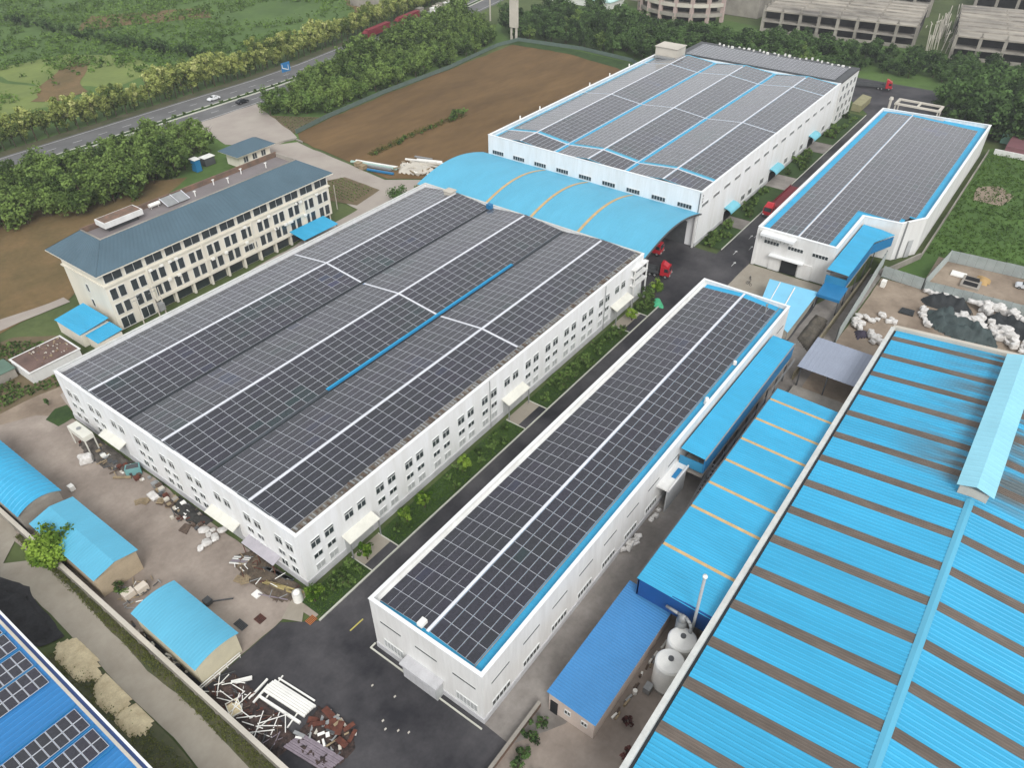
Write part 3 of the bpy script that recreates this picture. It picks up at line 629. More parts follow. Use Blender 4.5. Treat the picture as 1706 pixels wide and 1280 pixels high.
o = mb.build('roof_clutter', whiteplastic, hB); o['kind'] = 'stuff'
for i, x in enumerate((141.5, 151.5, 179.5, 192.0, 205)): MB().cyl((x, BY1-0.2, BH), (x, BY1-0.2, BH+1.1), 0.22, n=6).build('vent_stub', whiteplastic, hB)

# ================================================================== hall C (right, notched)
hC = thing('factory_hall', 'white factory hall at right with solar roof notched around a blue covered stair', 'building', (180, -30, 0))
CPTS = [(127.2, -14.2), (127.2, -32.5), (147.0, -32.5), (148.2, -40.9), (154.6, -44.9), (231.3, -44.9), (228.3, -14.2)]
CH = 9.6
def off(pts, d):
    out = []; n = len(pts)
    for i in range(n):
        a, b, c = (Vector(pts[i-1]), Vector(pts[i]), Vector(pts[(i+1) % n]))
        e1 = (b-a).normalized(); e2 = (c-b).normalized(); n1 = Vector((-e1.y, e1.x)); n2 = Vector((-e2.y, e2.x))
        k = (n1+n2); k = k/max(0.3, k.dot(n1)); out.append(tuple(b+k*d))
    return out
inn = off(CPTS, 0.4)
mb = MB(); n = len(CPTS)
for i in range(n):
    j = (i+1) % n; a, b, c, d = CPTS[i], CPTS[j], inn[j], inn[i]
    mb.prism([a, b, c, d], 0, CH)
mb.build('wall', white2, hC)
mb = MB(); oo = off(CPTS, -0.1); ii = off(CPTS, 0.55)
for i in range(n):
    j = (i+1) % n; mb.prism([oo[i], oo[j], ii[j], ii[i]], CH, CH+0.1)
mb.build('parapet_cap', cap, hC)
RC = -23.4
def zc(y): return 9.15-abs(y-RC)*0.034 if y > -33 else 9.15-abs(y-RC)*0.034
mb = MB(); corr(mb, 127.7, 228.5, 0.9, 0.05, [RC, -14.7], lambda u, v: (u, v, zc(v))); corr(mb, 127.7, 228.8, 0.9, 0.05, [-32.2, RC], lambda u, v: (u, v, zc(v))); corr(mb, 148.5, 230.6, 0.9, 0.05, [-40.6, -32.2], lambda u, v: (u, v, zc(v))); corr(mb, 155, 230.8, 0.9, 0.05, [-44.5, -40.6], lambda u, v: (u, v, zc(v)))
mb.build('roof_sheet', blue, hC)
AC = math.atan(0.034); pl = []
for i in range(40):
    x = 128.6+2.45*(i+0.5)
    for j in range(20):
        y = -16.95-1.36*j-(0.3 if -16.95-1.36*j < RC else 0)
        if abs(y-RC) < 0.5: continue
        if x < 149.5 and y < -30.6: continue
        if x < 156 and y < -39.3-(x-150)*0.4: continue
        if y < -42.4 or x > 227.6: continue
        pl.append((x, y, zc(y)+0.13, AC if y < RC else -AC, 0.0))
pv_field(hC, pl, 2.42, 1.335, 5)
MB().box(128, 227.8, RC-0.18, RC+0.18, 9.28, 9.38).build('ridge_cap', ridgew, hC)
for y in (-16.2, -21.9, -27.6): window(hC, 127.2, y, 6.1, 3.6, 0.95, FX, 4, 0)
MB().box(125.6, 127.2, -23.4, -15.4, 8.75, 9.0).box(125.6, 125.75, -23.4, -15.4, 8.4, 8.75).build('rail_canopy', cap, hC)
for y in frange(-23, -15.8, 8): MB().box(125.8, 125.9, y-0.05, y+0.05, 7.7, 8.75).build('bracket', steel, hC)
MB().box(126.0, 127.2, -26.3, -18.2, 3.7, 4.0).build('porch_roof', cap, hC)
MB().box(127.05, 127.25, -25.0, -21.2, 0, 3.3).build('doorway', dark, hC)
MB().box(126.95, 127.2, -20.9, -18.4, 0, 3.7).box(126.95, 127.2, -28.4, -25.3, 0, 3.7).build('porch_wall', white2, hC)
MB().box(126.75, 127.18, -14.9, -14.25, 0, 9.5).build('corner_pier', white2, hC)
MB().beam((149.4, -41.8, 0), (149.4, -41.8, 9.9), 0.35).build('downpipe', steel, hC)
MB().quad((151.2, -43.1, 0.0), (152.4, -43.9, 0), (152.4, -43.9, 4.6), (151.2, -43.1, 4.6)).build('side_door', louver, hC)
# frame of a roof tank platform at the far end
zt = 10.2
mb = MB()
for x in (232.0, 237.2):
    for y in (-17.0, -29.6): mb.box(x, x+0.35, y, y+0.35, 0, zt)
mb.box(231.8, 237.7, -17.2, -16.4, zt, zt+0.5).box(231.8, 237.7, -30.0, -29.2, zt, zt+0.5).box(231.8, 232.6, -29.2, -17.2, zt, zt+0.5).box(236.9, 237.7, -29.2, -17.2, zt, zt+0.5).box(232.6, 236.9, -23.5, -22.9, zt, zt+0.5)
o = mb.build('hoist_frame', conc_l); setp(o, 'pale concrete frame standing behind the far end of the right-hand solar hall', 'frame')
MB().cyl((231.5, -15.2, 0), (231.5, -15.2, 11.6), 0.4, n=10).cyl((231.5, -15.2, 11.6), (231.5, -15.2, 12.4), 0.7, 0.5, n=10).build('flue_stack', conc_l)['label'] = 'short pale flue by the far corner of the right-hand solar hall'
bpy.data.objects['flue_stack']['category'] = 'flue'

# ================================================================== barrel canopy between halls A and B
cp = thing('barrel_canopy', 'sky blue barrel-vaulted canopy with faded orange skylight strips between the two solar halls', 'canopy', (112.5, 34, 0))
def arch(u):      # u 0..1 across
    x = 98.6+28.0*u; return x, 8.7+3.3*math.sin(math.pi*(0.06+0.86*u))**0.9-(0.6*u)
mb = MB(); us = frange(0, 1, 22)
corr(mb, 0.0, 67.0, 0.6, 0.05, us, lambda v, u: (arch(u)[0], v, arch(u)[1]))
mb.build('vault_sheet', blue_l, cp)
mb = MB(); mb.grid(us, [0.0, 67.0], lambda u, v: (arch(u)[0], v, arch(u)[1]-0.12)); mb.build('vault_lining', steel, cp)
for y in (45.0, 31.6, 18.3):
    MB().grid(us[:-1], [y-0.38, y+0.38], lambda u, v: (arch(u)[0], v, arch(u)[1]+0.075), flip=True).build('skylight_strip', orange, cp)
mb = MB()
for a, b in zip(us[:-1], us[1:]):
    pa, pb = arch(a), arch(b); mb.beam((pa[0], 0.0, pa[1]-0.1), (pb[0], 0.0, pb[1]-0.1), 0.25, 0.35)
mb.build('edge_truss', steel_d, cp)
for yy in (0.6, 13, 26, 39, 52, 65):
    mb = MB()
    for a, b in zip(us[:-1], us[1:]):
        pa, pb = arch(a), arch(b); mb.beam((pa[0], yy, pa[1]-0.5), (pb[0], yy, pb[1]-0.5), 0.15, 0.2)
    mb.build('truss', redd, cp)
    MB().box(125.7, 126.1, yy, yy+0.4, 0, 8.6).build('column', white2, cp)
    MB().box(98.9, 99.3, yy, yy+0.4, 0, 8.8).build('column', white2, cp)

# ================================================================== office block
OX0, OX1, OY0, OY1 = 21.0, 82.2, 82.5, 98.6
of = thing('office_building', 'cream four-storey office block with slate blue hipped roof behind the big solar hall', 'building', (51, 90.5, 0))
MB().box(OX0, OX1, OY0+0.9, OY1, 0, 3.2).box(OX0, OX1, OY0, OY1, 3.2, 13.9).box(OX0, OX0+9.5, OY0, OY0+0.9, 0, 3.2).build('wall', cream, of)
MB().box(OX0-0.3, OX1+0.3, OY0-0.3, OY1+0.3, 10.6, 10.95).build('cornice', cream, of)
EZ, TZ = 14.0, 17.2
ex0, ex1, ey0, ey1 = OX0-1.3, OX1+1.4, OY0-1.1, OY1+2.6
ix0, ix1, iy0, iy1 = 26.4, 78.8, 89.2, 96.8
def hip(a, b, c, d, nm, along):
    # a,b eave corners, c,d inner corners above b and a
    n_ = int((Vector(b)-Vector(a)).length/0.5); mb = MB(); vv = []
    for i in range(n_+1):
        f_ = i/n_; lo = Vector(a).lerp(Vector(b), f_); hi = Vector(d).lerp(Vector(c), f_)
        for s_ in (0.0, 1.0):
            p = lo.lerp(hi, s_); mb.v.append((p.x, p.y, p.z+(0.06 if i % 2 else 0)))
    for i in range(n_): mb.f.append((2*i, 2*i+2, 2*i+3, 2*i+1)); mb.m.append(0)
    mb.build(nm, slate, of)
hip((ex0, ey0, EZ), (ex1, ey0, EZ), (ix1, iy0, TZ), (ix0, iy0, TZ), 'roof_slope', 'x')
hip((ex1, ey0, EZ), (ex1, ey1, EZ), (ix1, iy1, TZ), (ix1, iy0, TZ), 'roof_slope', 'y')
hip((ex1, ey1, EZ), (ex0, ey1, EZ), (ix0, iy1, TZ), (ix1, iy1, TZ), 'roof_slope', 'x')
hip((ex0, ey1, EZ), (ex0, ey0, EZ), (ix0, iy0, TZ), (ix0, iy1, TZ), 'roof_slope', 'y')
MB().box(ex0, ex1, ey0, ey1, EZ-0.25, EZ-0.03).build('eave_soffit', cream, of)
MB().box(ix0, ix1, iy0, iy1, 14.2, 16.3).build('terrace', mat('terrace_felt', (128, 122, 122), 0.9, 0.12, 0.15), of)
MB().box(ix0-0.1, ix1+0.1, iy0-0.15, iy0+0.15, 16.3, TZ+0.12).box(ix0-0.15, ix0+0.15, iy0, iy1, 16.3, TZ+0.13).box(ix1-0.15, ix1+0.15, iy0, iy1, 16.3, TZ+0.13).build('terrace_kerb', conc, of)
MB().box(ix0-0.1, ix1+0.1, iy1-0.2, iy1+0.2, 16.3, TZ+0.3).build('terrace_parapet', brick, of)
nb = 13; bp = (OX1-OX0)/nb
for i in range(nb):
    x = OX0+i*bp
    window(of, x+0.35, OY0, 11.35, bp-0.7, 2.2, 0, 1, 0)
    for z in (7.2, 3.6):
        if not (z < 4 and i == 7):
            window(of, x+0.62, OY0, z, 1.5, 2.6, 0, 0, 0); window(of, x+2.5, OY0, z, 1.5, 2.6, 0, 0, 0)
    if i == 7: window(of, x+0.5, OY0, 3.9, 3.7, 1.6, 0, 2, 0)
    if i >= 2:
        MB().box(x-0.25, x+0.25, OY0, OY0+0.6, 0, 3.2).build('column', cream, of)
        MB().box(x+0.4, x+bp-0.4, OY0+0.84, OY0+0.93, 0.1, 2.9).build('dark_bay', glass, of)
    else: window(of, x+0.7, OY0, 0.2, 3.0, 2.6, 0, 1, 0)
MB().box(OX0+9.3, OX1-8.5, OY0-0.35, OY0-0.05, 6.35, 6.95).box(OX0+9.3, OX1-8.5, OY0-0.35, OY0-0.05, 2.75, 3.3).build('balcony_band', cream, of)
for x in (OX0+9.3, OX0+23, OX0+36.5, OX1-8.6): MB().box(x-0.2, x+0.2, OY0-0.34, OY0, 3.3, 10.6).build('pilaster', cream, of)
for y, z in ((91.0, 6.9), (91.0, 3.2)): window(of, OX0, y, z, 1.1, 1.9, FX, 0, 0)
for i in range(22):
    x = OX0+rnd.uniform(8, 58); z = rnd.choice((6.1, 9.95)); MB().box(x, x+0.8, OY0-0.7, OY0-0.36, z, z+0.55).build('air_conditioner', whiteplastic, of)
# rooftop bits
o = MB().box(29.5, 38.5, 92.2, 96.0, 17.4, 18.6).build('roof_tank_house', white2); setp(o, 'long white box with brown top on the left end of the office terrace', 'roof box')
MB().box(29.8, 38.2, 92.5, 95.7, 18.6, 18.68).build('lid', brick, o)
MB().box(30.5, 37.5, 93, 95.2, 16.3, 17.4).build('base', steel_d, o)
so_ = thing('solar_heater', 'pair of tilted solar water heater frames on the office terrace', 'solar heater', (48, 95, 16.3))
for k in range(2):
    MB().quad((44.6+k*3.0, 92.6, 16.6), (47.3+k*3.0, 92.6, 16.6), (47.3+k*3.0, 95.6, 17.7), (44.6+k*3.0, 95.6, 17.7)).build('collector', steel, so_)
mb = MB()
for x in (44.6, 47.4, 50.3): mb.beam((x, 92.6, 16.68), (x, 95.6, 17.78), 0.12).beam((x, 95.6, 16.3), (x, 95.6, 17.7), 0.08)
mb.build('frame', ridgew, so_)
o = MB().cyl((41.6, 95.2, 17.2), (44.2, 95.2, 17.2), 0.45, n=10).beam((42, 95.2, 16.3), (42, 95.2, 17.0), 0.1).beam((43.8, 95.2, 16.3), (43.8, 95.2, 17.0), 0.1).build('water_tank', whiteplastic); setp(o, 'small white cylinder tank beside the solar heaters on the office terrace', 'tank')
for i, x in enumerate((52.0, 58.5, 61.2, 66.5, 72.5)):
    o = MB().cyl((x, 93.0+i % 2*2, 16.3), (x, 93.0+i % 2*2, 17.5), 0.14, n=6).box(x-0.3, x+0.3, 92.8+i % 2*2, 93.2+i % 2*2, 17.5, 17.62).build('vent_pipe', whiteplastic)
    setp(o, 'small white vent pipe rising from the grey office terrace', 'vent pipe', 'vent pipes on the office terrace')
o = MB().quad((67.2, 76.2, 3.6), (78.4, 76.2, 3.6), (78.4, 81.6, 4.3), (67.2, 81.6, 4.3)).build('entrance_canopy', blue_d); o.data.materials[0] = blue
mb = MB(); mb.box(67.4, 67.6, 76.4, 76.6, 0, 3.55).box(78.0, 78.2, 76.4, 76.6, 0, 3.55); mb.build('post', steel, o)
setp(o, 'bright blue lean-to canopy against the right end of the cream office', 'canopy')

# ================================================================== sheds around the office
def gable_shed(name, label, x0, x1, y0, y1, ze, zr, roofm, wallm, ridge='y', over=0.35, pitch=0.7, cat='shed', arched=False, amp=0.06):
    T = thing(name, label, cat, ((x0+x1)/2, (y0+y1)/2, 0))
    MB().box(x0, x1, y0, y1, 0, ze-0.15).build('wall', wallm, T)
    ym, xm = (y0+y1)/2, (x0+x1)/2
    if ridge == 'y':   # ridge runs along y, slopes in x
        N = 10 if arched else 2
        prof = [(x0-over+(x1-x0+2*over)*i/N) for i in range(N+1)]
        zf = (lambda x: ze+(zr-ze)*(1-((x-xm)/((x1-x0)/2+over))**2)) if arched else (lambda x: ze+(zr-ze)*(1-abs(x-xm)/((x1-x0)/2+over)))
        corr(MB(), y0-over, y1+over, pitch, amp, prof, lambda u, v: (v, u, zf(v)), flip=True).build('roof_sheet', roofm, T)
        pr = [(x, zf(x)-0.08) for x in frange(x0, x1, 10 if arched else 2)]
        for yy in (y0, y1):
            n_ = len(pr); vs_ = [(x, yy, z) for x, z in pr]+[(x1, yy, ze-0.2), (x0, yy, ze-0.2)]
            MB().add(vs_, [tuple(range(len(vs_)))]).build('gable', wallm, T)
    else:
        prof = [y0-over, ym, y1+over]; zf = lambda y: ze+(zr-ze)*(1-abs(y-ym)/((y1-y0)/2+over))
        corr(MB(), x0-over, x1+over, pitch, amp, prof, lambda u, v: (u, v, zf(v))).build('roof_sheet', roofm, T)
        for xx in (x0, x1): MB().add([(xx, y0, ze-0.2), (xx, y1, ze-0.2), (xx, ym, zf(ym)-0.08)], [(0, 1, 2)]).build('gable', wallm, T)
    return T
def mono_shed(name, label, x0, x1, y0, y1, za, zb, roofm, wallm, axis='x', over=0.25, pitch=0.6, cat='shed', walls=True, amp=0.06):
    """roof plane rising from za to zb along axis; ribs follow the slope"""
    T = thing(name, label, cat, ((x0+x1)/2, (y0+y1)/2, 0))
    if walls: MB().box(x0, x1, y0, y1, 0, min(za, zb)-0.2).build('wall', wallm, T)
    if axis == 'x': corr(MB(), y0-over, y1+over, pitch, amp, [x0-over, x1+over], lambda u, v: (v, u, za+(zb-za)*(v-x0)/(x1-x0)), flip=True).build('roof_sheet', roofm, T)
    else: corr(MB(), x0-over, x1+over, pitch, amp, [y0-over, y1+over], lambda u, v: (u, v, za+(zb-za)*(v-y0)/(y1-y0))).build('roof_sheet', roofm, T)
    return T
T = mono_shed('lean_to_shed', 'larger blue roofed lean-to at the left gable of the cream office', 13.2, 19.4, 83.0, 92.4, 3.2, 3.9, blue, cream)
T = mono_shed('lean_to_shed', 'smaller blue roofed lean-to in front of the office gable, edged with rubble', 14.2, 19.3, 78.2, 82.6, 2.6, 3.0, blue, cream)
br = thing('flat_roofed_hut', 'low hut with flat brown littered roof and white walls behind the big solar hall', 'hut', (5.8, 83.2, 0))
MB().box(0.7, 10.8, 79.4, 87.0, 0, 2.5).build('wall', white2, br)
MB().box(0.5, 11.0, 79.2, 87.2, 2.5, 2.62).build('roof_rim', white2, br)
MB().box(0.9, 10.6, 79.6, 86.8, 2.62, 2.66).build('roof_felt', mat('brown_felt', (122, 100, 92), 0.95, 0.2, 0.35, rgb2=(96, 80, 74), fine=3), br)
mb = MB()
for i in range(60):
    x, y = rnd.uniform(3.5, 10.2), rnd.uniform(80, 86.4); s_ = rnd.uniform(0.1, 0.35); mb.box(x, x+s_, y, y+s_*rnd.uniform(0.5, 2), 2.66, 2.7+s_*0.5, rnd.choice((0, 1, 2)))
o = mb.build('roof_litter', [conc_l, brick, wood], br); o['kind'] = 'stuff'
o = MB().box(-4, 0.1, 84.5, 89, 0, 2.0).box(-4.2, 0.3, 84.3, 89.2, 2.0, 2.1, 1).build('green_hut', [conc, mat('green_felt', (96, 120, 106), 0.8, 0.1, 0.5)]); setp(o, 'small green-roofed hut at the left picture edge beside the brown-roofed hut', 'hut')
gh = thing('gatehouse', 'small cream gatehouse with slate blue hipped roof beyond the office', 'building', (97, 136, 0))
MB().box(91.5, 103.0, 133.0, 139.2, 0, 3.9).build('wall', cream, gh)
mb = MB(); E0 = [(89.9, 131.4, 4.1), (104.4, 131.4, 4.1), (104.4, 140.8, 4.1), (89.9, 140.8, 4.1)]; rA, rB = (94.6, 136.1, 6.4), (99.8, 136.1, 6.4)
mb.add(E0+[rA, rB], [(0, 1, 5, 4), (1, 2, 5), (2, 3, 4, 5), (3, 0, 4)]).build('roof', slate, gh)
MB().box(90.0, 104.3, 131.5, 140.7, 3.9, 4.08).build('eave_soffit', cream, gh)
for x in (93, 96.3, 99.6): window(gh, x, 133.0, 1.2, 1.7, 1.8, 0, 1, 0)
o = MB().box(81.8, 83.6, 141, 143.4, 0, 3.6, 0).box(81.6, 83.8, 140.8, 143.6, 3.6, 3.75, 1).build('blue_booth', [blue_d, whiteplastic]); setp(o, 'small blue booth with white top beyond the office, by the trees', 'booth')
o = MB().box(86.0, 89.5, 142.5, 145.0, 0, 2.4, 0).box(85.8, 89.8, 142.3, 145.2, 2.4, 2.5, 1).build('site_cabin', [steel_d, whiteplastic]); setp(o, 'dark cabin with white top beside the blue booth', 'cabin')

# ================================================================== sheds by the compound wall (lower left)
gable_shed('barn', 'blue ribbed barn at the left picture edge, largest of the three by the compound wall', -19.0, -12.7, 42.6, 66, 4.4, 5.6, blue, conc, arched=True, over=0.3, pitch=1.1, amp=0.10)
gable_shed('barn', 'blue roofed barn half behind the round green tree', -18.6, -12.3, 22.4, 39.6, 4.2, 5.0, blue_l, mat('beige_block', (176, 160, 136), 0.9, 0.12, 0.3), over=0.3, pitch=0.55, amp=0.03)
gable_shed('barn', 'blue roofed barn with cream gable nearest to the pile of scrap', -18.5, -12.4, -0.7, 12.9, 4.2, 4.9, blue_l, mat('cream_block', (206, 198, 172), 0.9, 0.08, 0.3), over=0.3, arched=True, pitch=0.55, amp=0.03)
wl = thing('compound_wall', 'long low grey wall between the yard and the pale path at lower left', 'wall', (-19.7, 5, 0))
y = 62.0; k = 0
while y > -40:
    MB().box(-19.85, -19.55, y-4.0, y, 0, 1.9+0.03*(k % 3)).build('wall_panel', conc, wl); MB().box(-19.95, -19.45, y-0.2, y+0.2, 0, 2.05).build('pier', conc, wl); y -= 4.2; k += 1
MB().box(-20.0, -19.4, -40.2, 62.3, 2.06, 2.16).build('coping', conc_l, wl)
wl2 = thing('retaining_wall', 'low brick retaining wall between the asphalt and the side yard, at the bottom', 'wall', (0, -37.2, 0))
x = -20.0
while x < 4.6:
    MB().box(x, x+2.45, -37.35, -37.05, 0, 1.0+0.04*rnd.random()).build('wall_panel', brick, wl2); x += 2.5
MB().box(-20.1, 4.9, -37.42, -36.98, 1.05, 1.13).build('coping', conc, wl2)

# ================================================================== building with blue roof and solar panels, lower left
bl = thing('blue_roofed_building', 'deep blue roofed building with rows of solar panels in the lower left corner', 'building', (-45, 0, 0))
MB().box(-75, -29.9, -70, 40, 0, 6.3).build('wall', white2, bl)
MB().box(-29.42, -29.18, -70, 40, 6.0, 7.0).build('parapet', cap, bl)
MB().box(-29.8, -29.42, -70, 40, 6.3, 6.45).build('gutter', mat('navy_gutter', (46, 66, 112), 0.6, 0.1, 0.5), bl)
MB().box(-30.15, -29.8, -70, 40, 6.35, 6.55).build('walkway', conc_l, bl)
def zbl(x): return 6.45+(-30.15-x)*0.04
corr(MB(), -70, 40, 0.8, 0.05, [-75, -30.15], lambda u, v: (v, u, zbl(v)), flip=True).build('roof_sheet', blue_pv, bl)
pl = []; ABL = math.atan(0.04)
for yc in (23.2, 19.55, 15.55, 11.8, 2.75, -1.2, -10.2, -14.0):
    for i in range(12):
        for j in range(2):
            x = -30.6-0.58-i*1.17; pl.append((x, yc+(0.85 if j else -0.85), zbl(x)+0.18, 0.0, ABL))
pv_field(bl, pl, 1.13, 1.66, 6, fr=0.05)
for yc in (21.4, 17.55, 13.7, 4.85, 0.8, -3.3, -8.0): MB().beam((-30.3, yc, zbl(-30.3)+0.12), (-60, yc, zbl(-60)+0.12), 0.16, 0.14).build('standing_seam', blue_d, bl)

# ================================================================== wide hall with blue ribbed roof, right
FX0, FX1, FY0, FYR, FY1 = -30.0, 103.4, -50.9, -72.3, -94.0
hF = thing('ribbed_roof_hall', 'very wide hall with bright blue ribbed roof and brown skylight strips, filling the lower right', 'building', (40, -72, 0))
MB().box(FX0, FX1, FY1, FY0, 0, 8.0).build('wall', conc, hF)
def zF(y): return 8.45+2.05*(1-abs(y-FYR)/21.2)
MB().box(FX0, FX1, FY0-0.45, FY0+0.25, 8.0, 9.1).build('parapet', capgrey, hF)
MB().add([(FX1, FY0, 7.9), (FX1, FY1, 7.9), (FX1, FY1, 9.0), (FX1, FYR, 11.2), (FX1, FY0, 9.1), (FX1+0.9, FY0, 7.9), (FX1+0.9, FY1, 7.9), (FX1+0.9, FY1, 9.0), (FX1+0.9, FYR, 11.2), (FX1+0.9, FY0, 9.1)],
         [(0, 1, 2, 3, 4), (9, 8, 7, 6, 5), (4, 3, 8, 9), (3, 2, 7, 8), (0, 4, 9, 5), (2, 1, 6, 7)]).build('gable_parapet', conc_l, hF)
MB().box(FX0, FX1, FY0-0.9, FY0-0.45, 8.25, 8.4).build('gutter', gutter, hF)
strips = [100.4-6.67*i for i in range(20)]
xe = FX1
yl = [FY0-0.85, FYR]; yr_ = [FYR, FY1]
for xs_ in strips+[None]:
    a = (xs_ if xs_ is not None else FX0)+ (0.8 if xs_ is not None else 0)
    if a < FX0: a = FX0
    if xe-a > 0.5:
        corr(MB(), a, xe, 0.76, 0.085, [FYR, FY0-0.85], lambda u, v: (u, v, zF(v))).build('roof_sheet', blue_f, hF)
        corr(MB(), a, xe, 0.76, 0.085, [FY1, FYR], lambda u, v: (u, v, zF(v))).build('roof_sheet', blue_f, hF)
    if xs_ is None or xs_ < FX0: break
    corr(MB(), xs_-0.8, xs_+0.8, 0.4, 0.06, [FYR, FY0-0.8], lambda u, v: (u, v, zF(v)-0.03)).build('skylight_strip', brownstrip, hF)
    corr(MB(), xs_-0.8, xs_+0.8, 0.4, 0.06, [FY1, FYR], lambda u, v: (u, v, zF(v)-0.03)).build('skylight_strip', brownstrip, hF)
    xe = xs_-0.8
MB().add([(FX0, FYR-0.55, zF(FYR-0.55)+0.1), (FX0, FYR, zF(FYR)+0.2), (FX0, FYR+0.55, zF(FYR+0.55)+0.1), (62, FYR-0.55, zF(FYR-0.55)+0.1), (62, FYR, zF(FYR)+0.2), (62, FYR+0.55, zF(FYR+0.55)+0.1)], [(0, 3, 4, 1), (1, 4, 5, 2)]).build('ridge_cap', blue_l, hF)
MB().box(62.6, 101, -74.2, -70.4, 10.2, 11.9).build('monitor_wall', conc_l, hF)
mb = MB(); corr(mb, 62.1, 101.3, 1.3, 0.03, [FYR, -69.9], lambda u, v: (u, v, 12.9-abs(v-FYR)*0.32)); corr(mb, 62.1, 101.3, 1.3, 0.03, [-74.8, FYR], lambda u, v: (u, v, 12.9-abs(v-FYR)*0.32)); mb.build('monitor_roof', mat('milky_blue_sheet', (146, 208, 226), 0.5, 0.05, 0.15), hF)

# ================================================================== middle blue shed G, covered stair, small shed H
hG = thing('blue_shed', 'flat blue shed with faded orange skylight strips beside the wide ribbed roof', 'building', (48.6, -45.3, 0))
GX0, GX1, GY0, GY1, GZ = 23.8, 73.6, -50.6, -39.9, 8.0
MB().box(GX0+2.4, GX1-0.3, GY0, GY1-0.2, 0, 4.6).build('wall', conc, hG)
MB().box(GX0, GX0+0.25, GY0, GY1, 4.5, 7.9).box(GX0, GX1, GY1-0.25, GY1-0.05, 4.6, 7.9).build('fascia', mat('navy_sheet', (26, 78, 140), 0.5, 0.1, 0.3), hG)
strG = [70.2, 63.9, 57.9, 51.8, 45.8, 39.85, 31.1]; xe = GX1+0.1
for xs_ in strG+[None]:
    a = xs_+0.28 if xs_ else GX0-0.15
    corr(MB(), a, xe, 0.5, 0.035, [GY0, GY1+0.1], lambda u, v: (u, v, GZ-0.02*(GY1-v))).build('roof_sheet', blue, hG)
    if xs_ is None: break
    corr(MB(), xs_-0.28, xs_+0.28, 0.28, 0.03, [GY0, GY1+0.05], lambda u, v: (u, v, GZ-0.02*(GY1-v)-0.01)).build('skylight_strip', orange, hG); xe = xs_-0.28
MB().box(GX0-0.1, GX1, GY1+0.1, GY1+0.3, GZ-0.12, GZ+0.06).build('gutter', steel_d, hG)
cs = thing('covered_corridor', 'bright blue roofed elevated corridor running along the right side of the long hall', 'corridor', (68.8, -35.2, 0))
corr(MB(), 49.4, 88.0, 0.45, 0.03, [-37.5, -33.3], lambda u, v: (u, v, 8.35+0.05*(v+37.5)), flip=False).build('roof_sheet', blue, cs)
MB().box(49.5, 88.0, -37.55, -37.35, 5.3, 8.2).build('side_cladding', blue_d, cs)
MB().box(49.3, 88.1, -37.66, -37.5, 8.2, 8.42).build('gutter', steel, cs)
MB().box(49.5, 49.65, -37.3, -33.3, 5.2, 7.0).build('end_cladding', mat('teal_sheet', (50, 132, 172), 0.5, 0.1, 0.4), cs)
MB().box(49.6, 88, -37.4, -33.3, 4.1, 4.35).build('deck', conc, cs)
for x in frange(50.5, 87, 8):
    MB().box(x-0.12, x+0.12, -37.4, -37.15, 0, 4.1).build('post', steel_d, cs)
MB().beam((49.6, -38.3, 5.3), (88, -38.3, 5.3), 0.08).beam((49.6, -38.3, 4.7), (88, -38.3, 4.7), 0.06).build('handrail', steel, cs)
st = thing('outside_stair', 'grey steel outside stair below the blue corridor', 'stair', (49, -37.6, 0))
for k in range(14):
    f_ = k/13; MB().box(53.5-f_*8.6-0.18, 53.5-f_*8.6+0.18, -38.7, -37.6, 4.2-f_*4.0-0.05, 4.2-f_*4.0).build('tread', steel, st)
for yy in (-38.75, -37.55):
    MB().beam((53.6, yy, 4.2), (44.8, yy, 0.1), 0.08, 0.3).beam((53.6, yy, 5.2), (44.8, yy, 1.1), 0.07).build('stringer', steel, st)
hH = mono_shed('ribbed_shed', 'low shed with mid blue ribbed roof standing beside the two white tanks', 5.3, 25.3, -44.8, -38.3, 3.7, 4.1, mat('mid_blue_sheet', (68, 132, 186), 0.5, 0.06, 0.15), mat('grey_pink_render', (198, 184, 174), 0.9, 0.1, 0.3), axis='y', pitch=0.42, amp=0.06)
MB().box(5.15, 5.3, -39.6, -38.6, 0, 2.5).build('door', dark, hH)
window(hH, 5.3, -40.6, 1.6, 0.9, 0.9, FX, 1, 0); window(hH, 5.3, -43.0, 1.6, 0.9, 0.9, FX, 1, 0)

# ================================================================== tanks and pipes
def tank(label, x, y, r, h):
    T = thing('storage_tank', label, 'tank', (x, y, 0), group='white tanks by the ribbed shed')
    smooth_sides = MB().cyl((x, y, 0.3), (x, y, h), r, n=28, caps=False).build('shell', whiteplastic, T); smooth(smooth_sides)
    mb = MB().cyl((x, y, h), (x, y, h+0.25), r, r*0.9, n=28, caps=False).cyl((x, y, h+0.25), (x, y, h+0.75), r*0.9, 0.35, n=28, caps=False); smooth(mb.build('dome', whiteplastic, T))
    MB().cyl((x, y, h+0.7), (x, y, h+0.95), 0.36, n=12).build('manhole', steel_d, T)
    MB().cyl((x, y, 0), (x, y, 0.3), r*1.05, n=20).build('base', conc, T)
    return T
T = tank('nearer of two big white plastic tanks beside the ribbed roof edge', 17.2, -48.5, 1.9, 4.7)
MB().box(14.2, 15.4, -47.6, -46.7, 0.1, 1.1).build('pump_box', steel, T)
tank('farther of two big white plastic tanks beside the ribbed roof edge', 21.0, -48.3, 1.9, 4.7)
o = smooth(MB().cyl((22.7, -47.2, 0), (22.7, -47.2, 6.2), 0.75, n=16, caps=False).cyl((22.7, -47.2, 6.2), (22.7, -47.2, 7.0), 0.75, 0.25, n=16).build('scrubber_vessel', steel)); setp(o, 'grey steel vessel with domed top behind the white tanks', 'vessel')
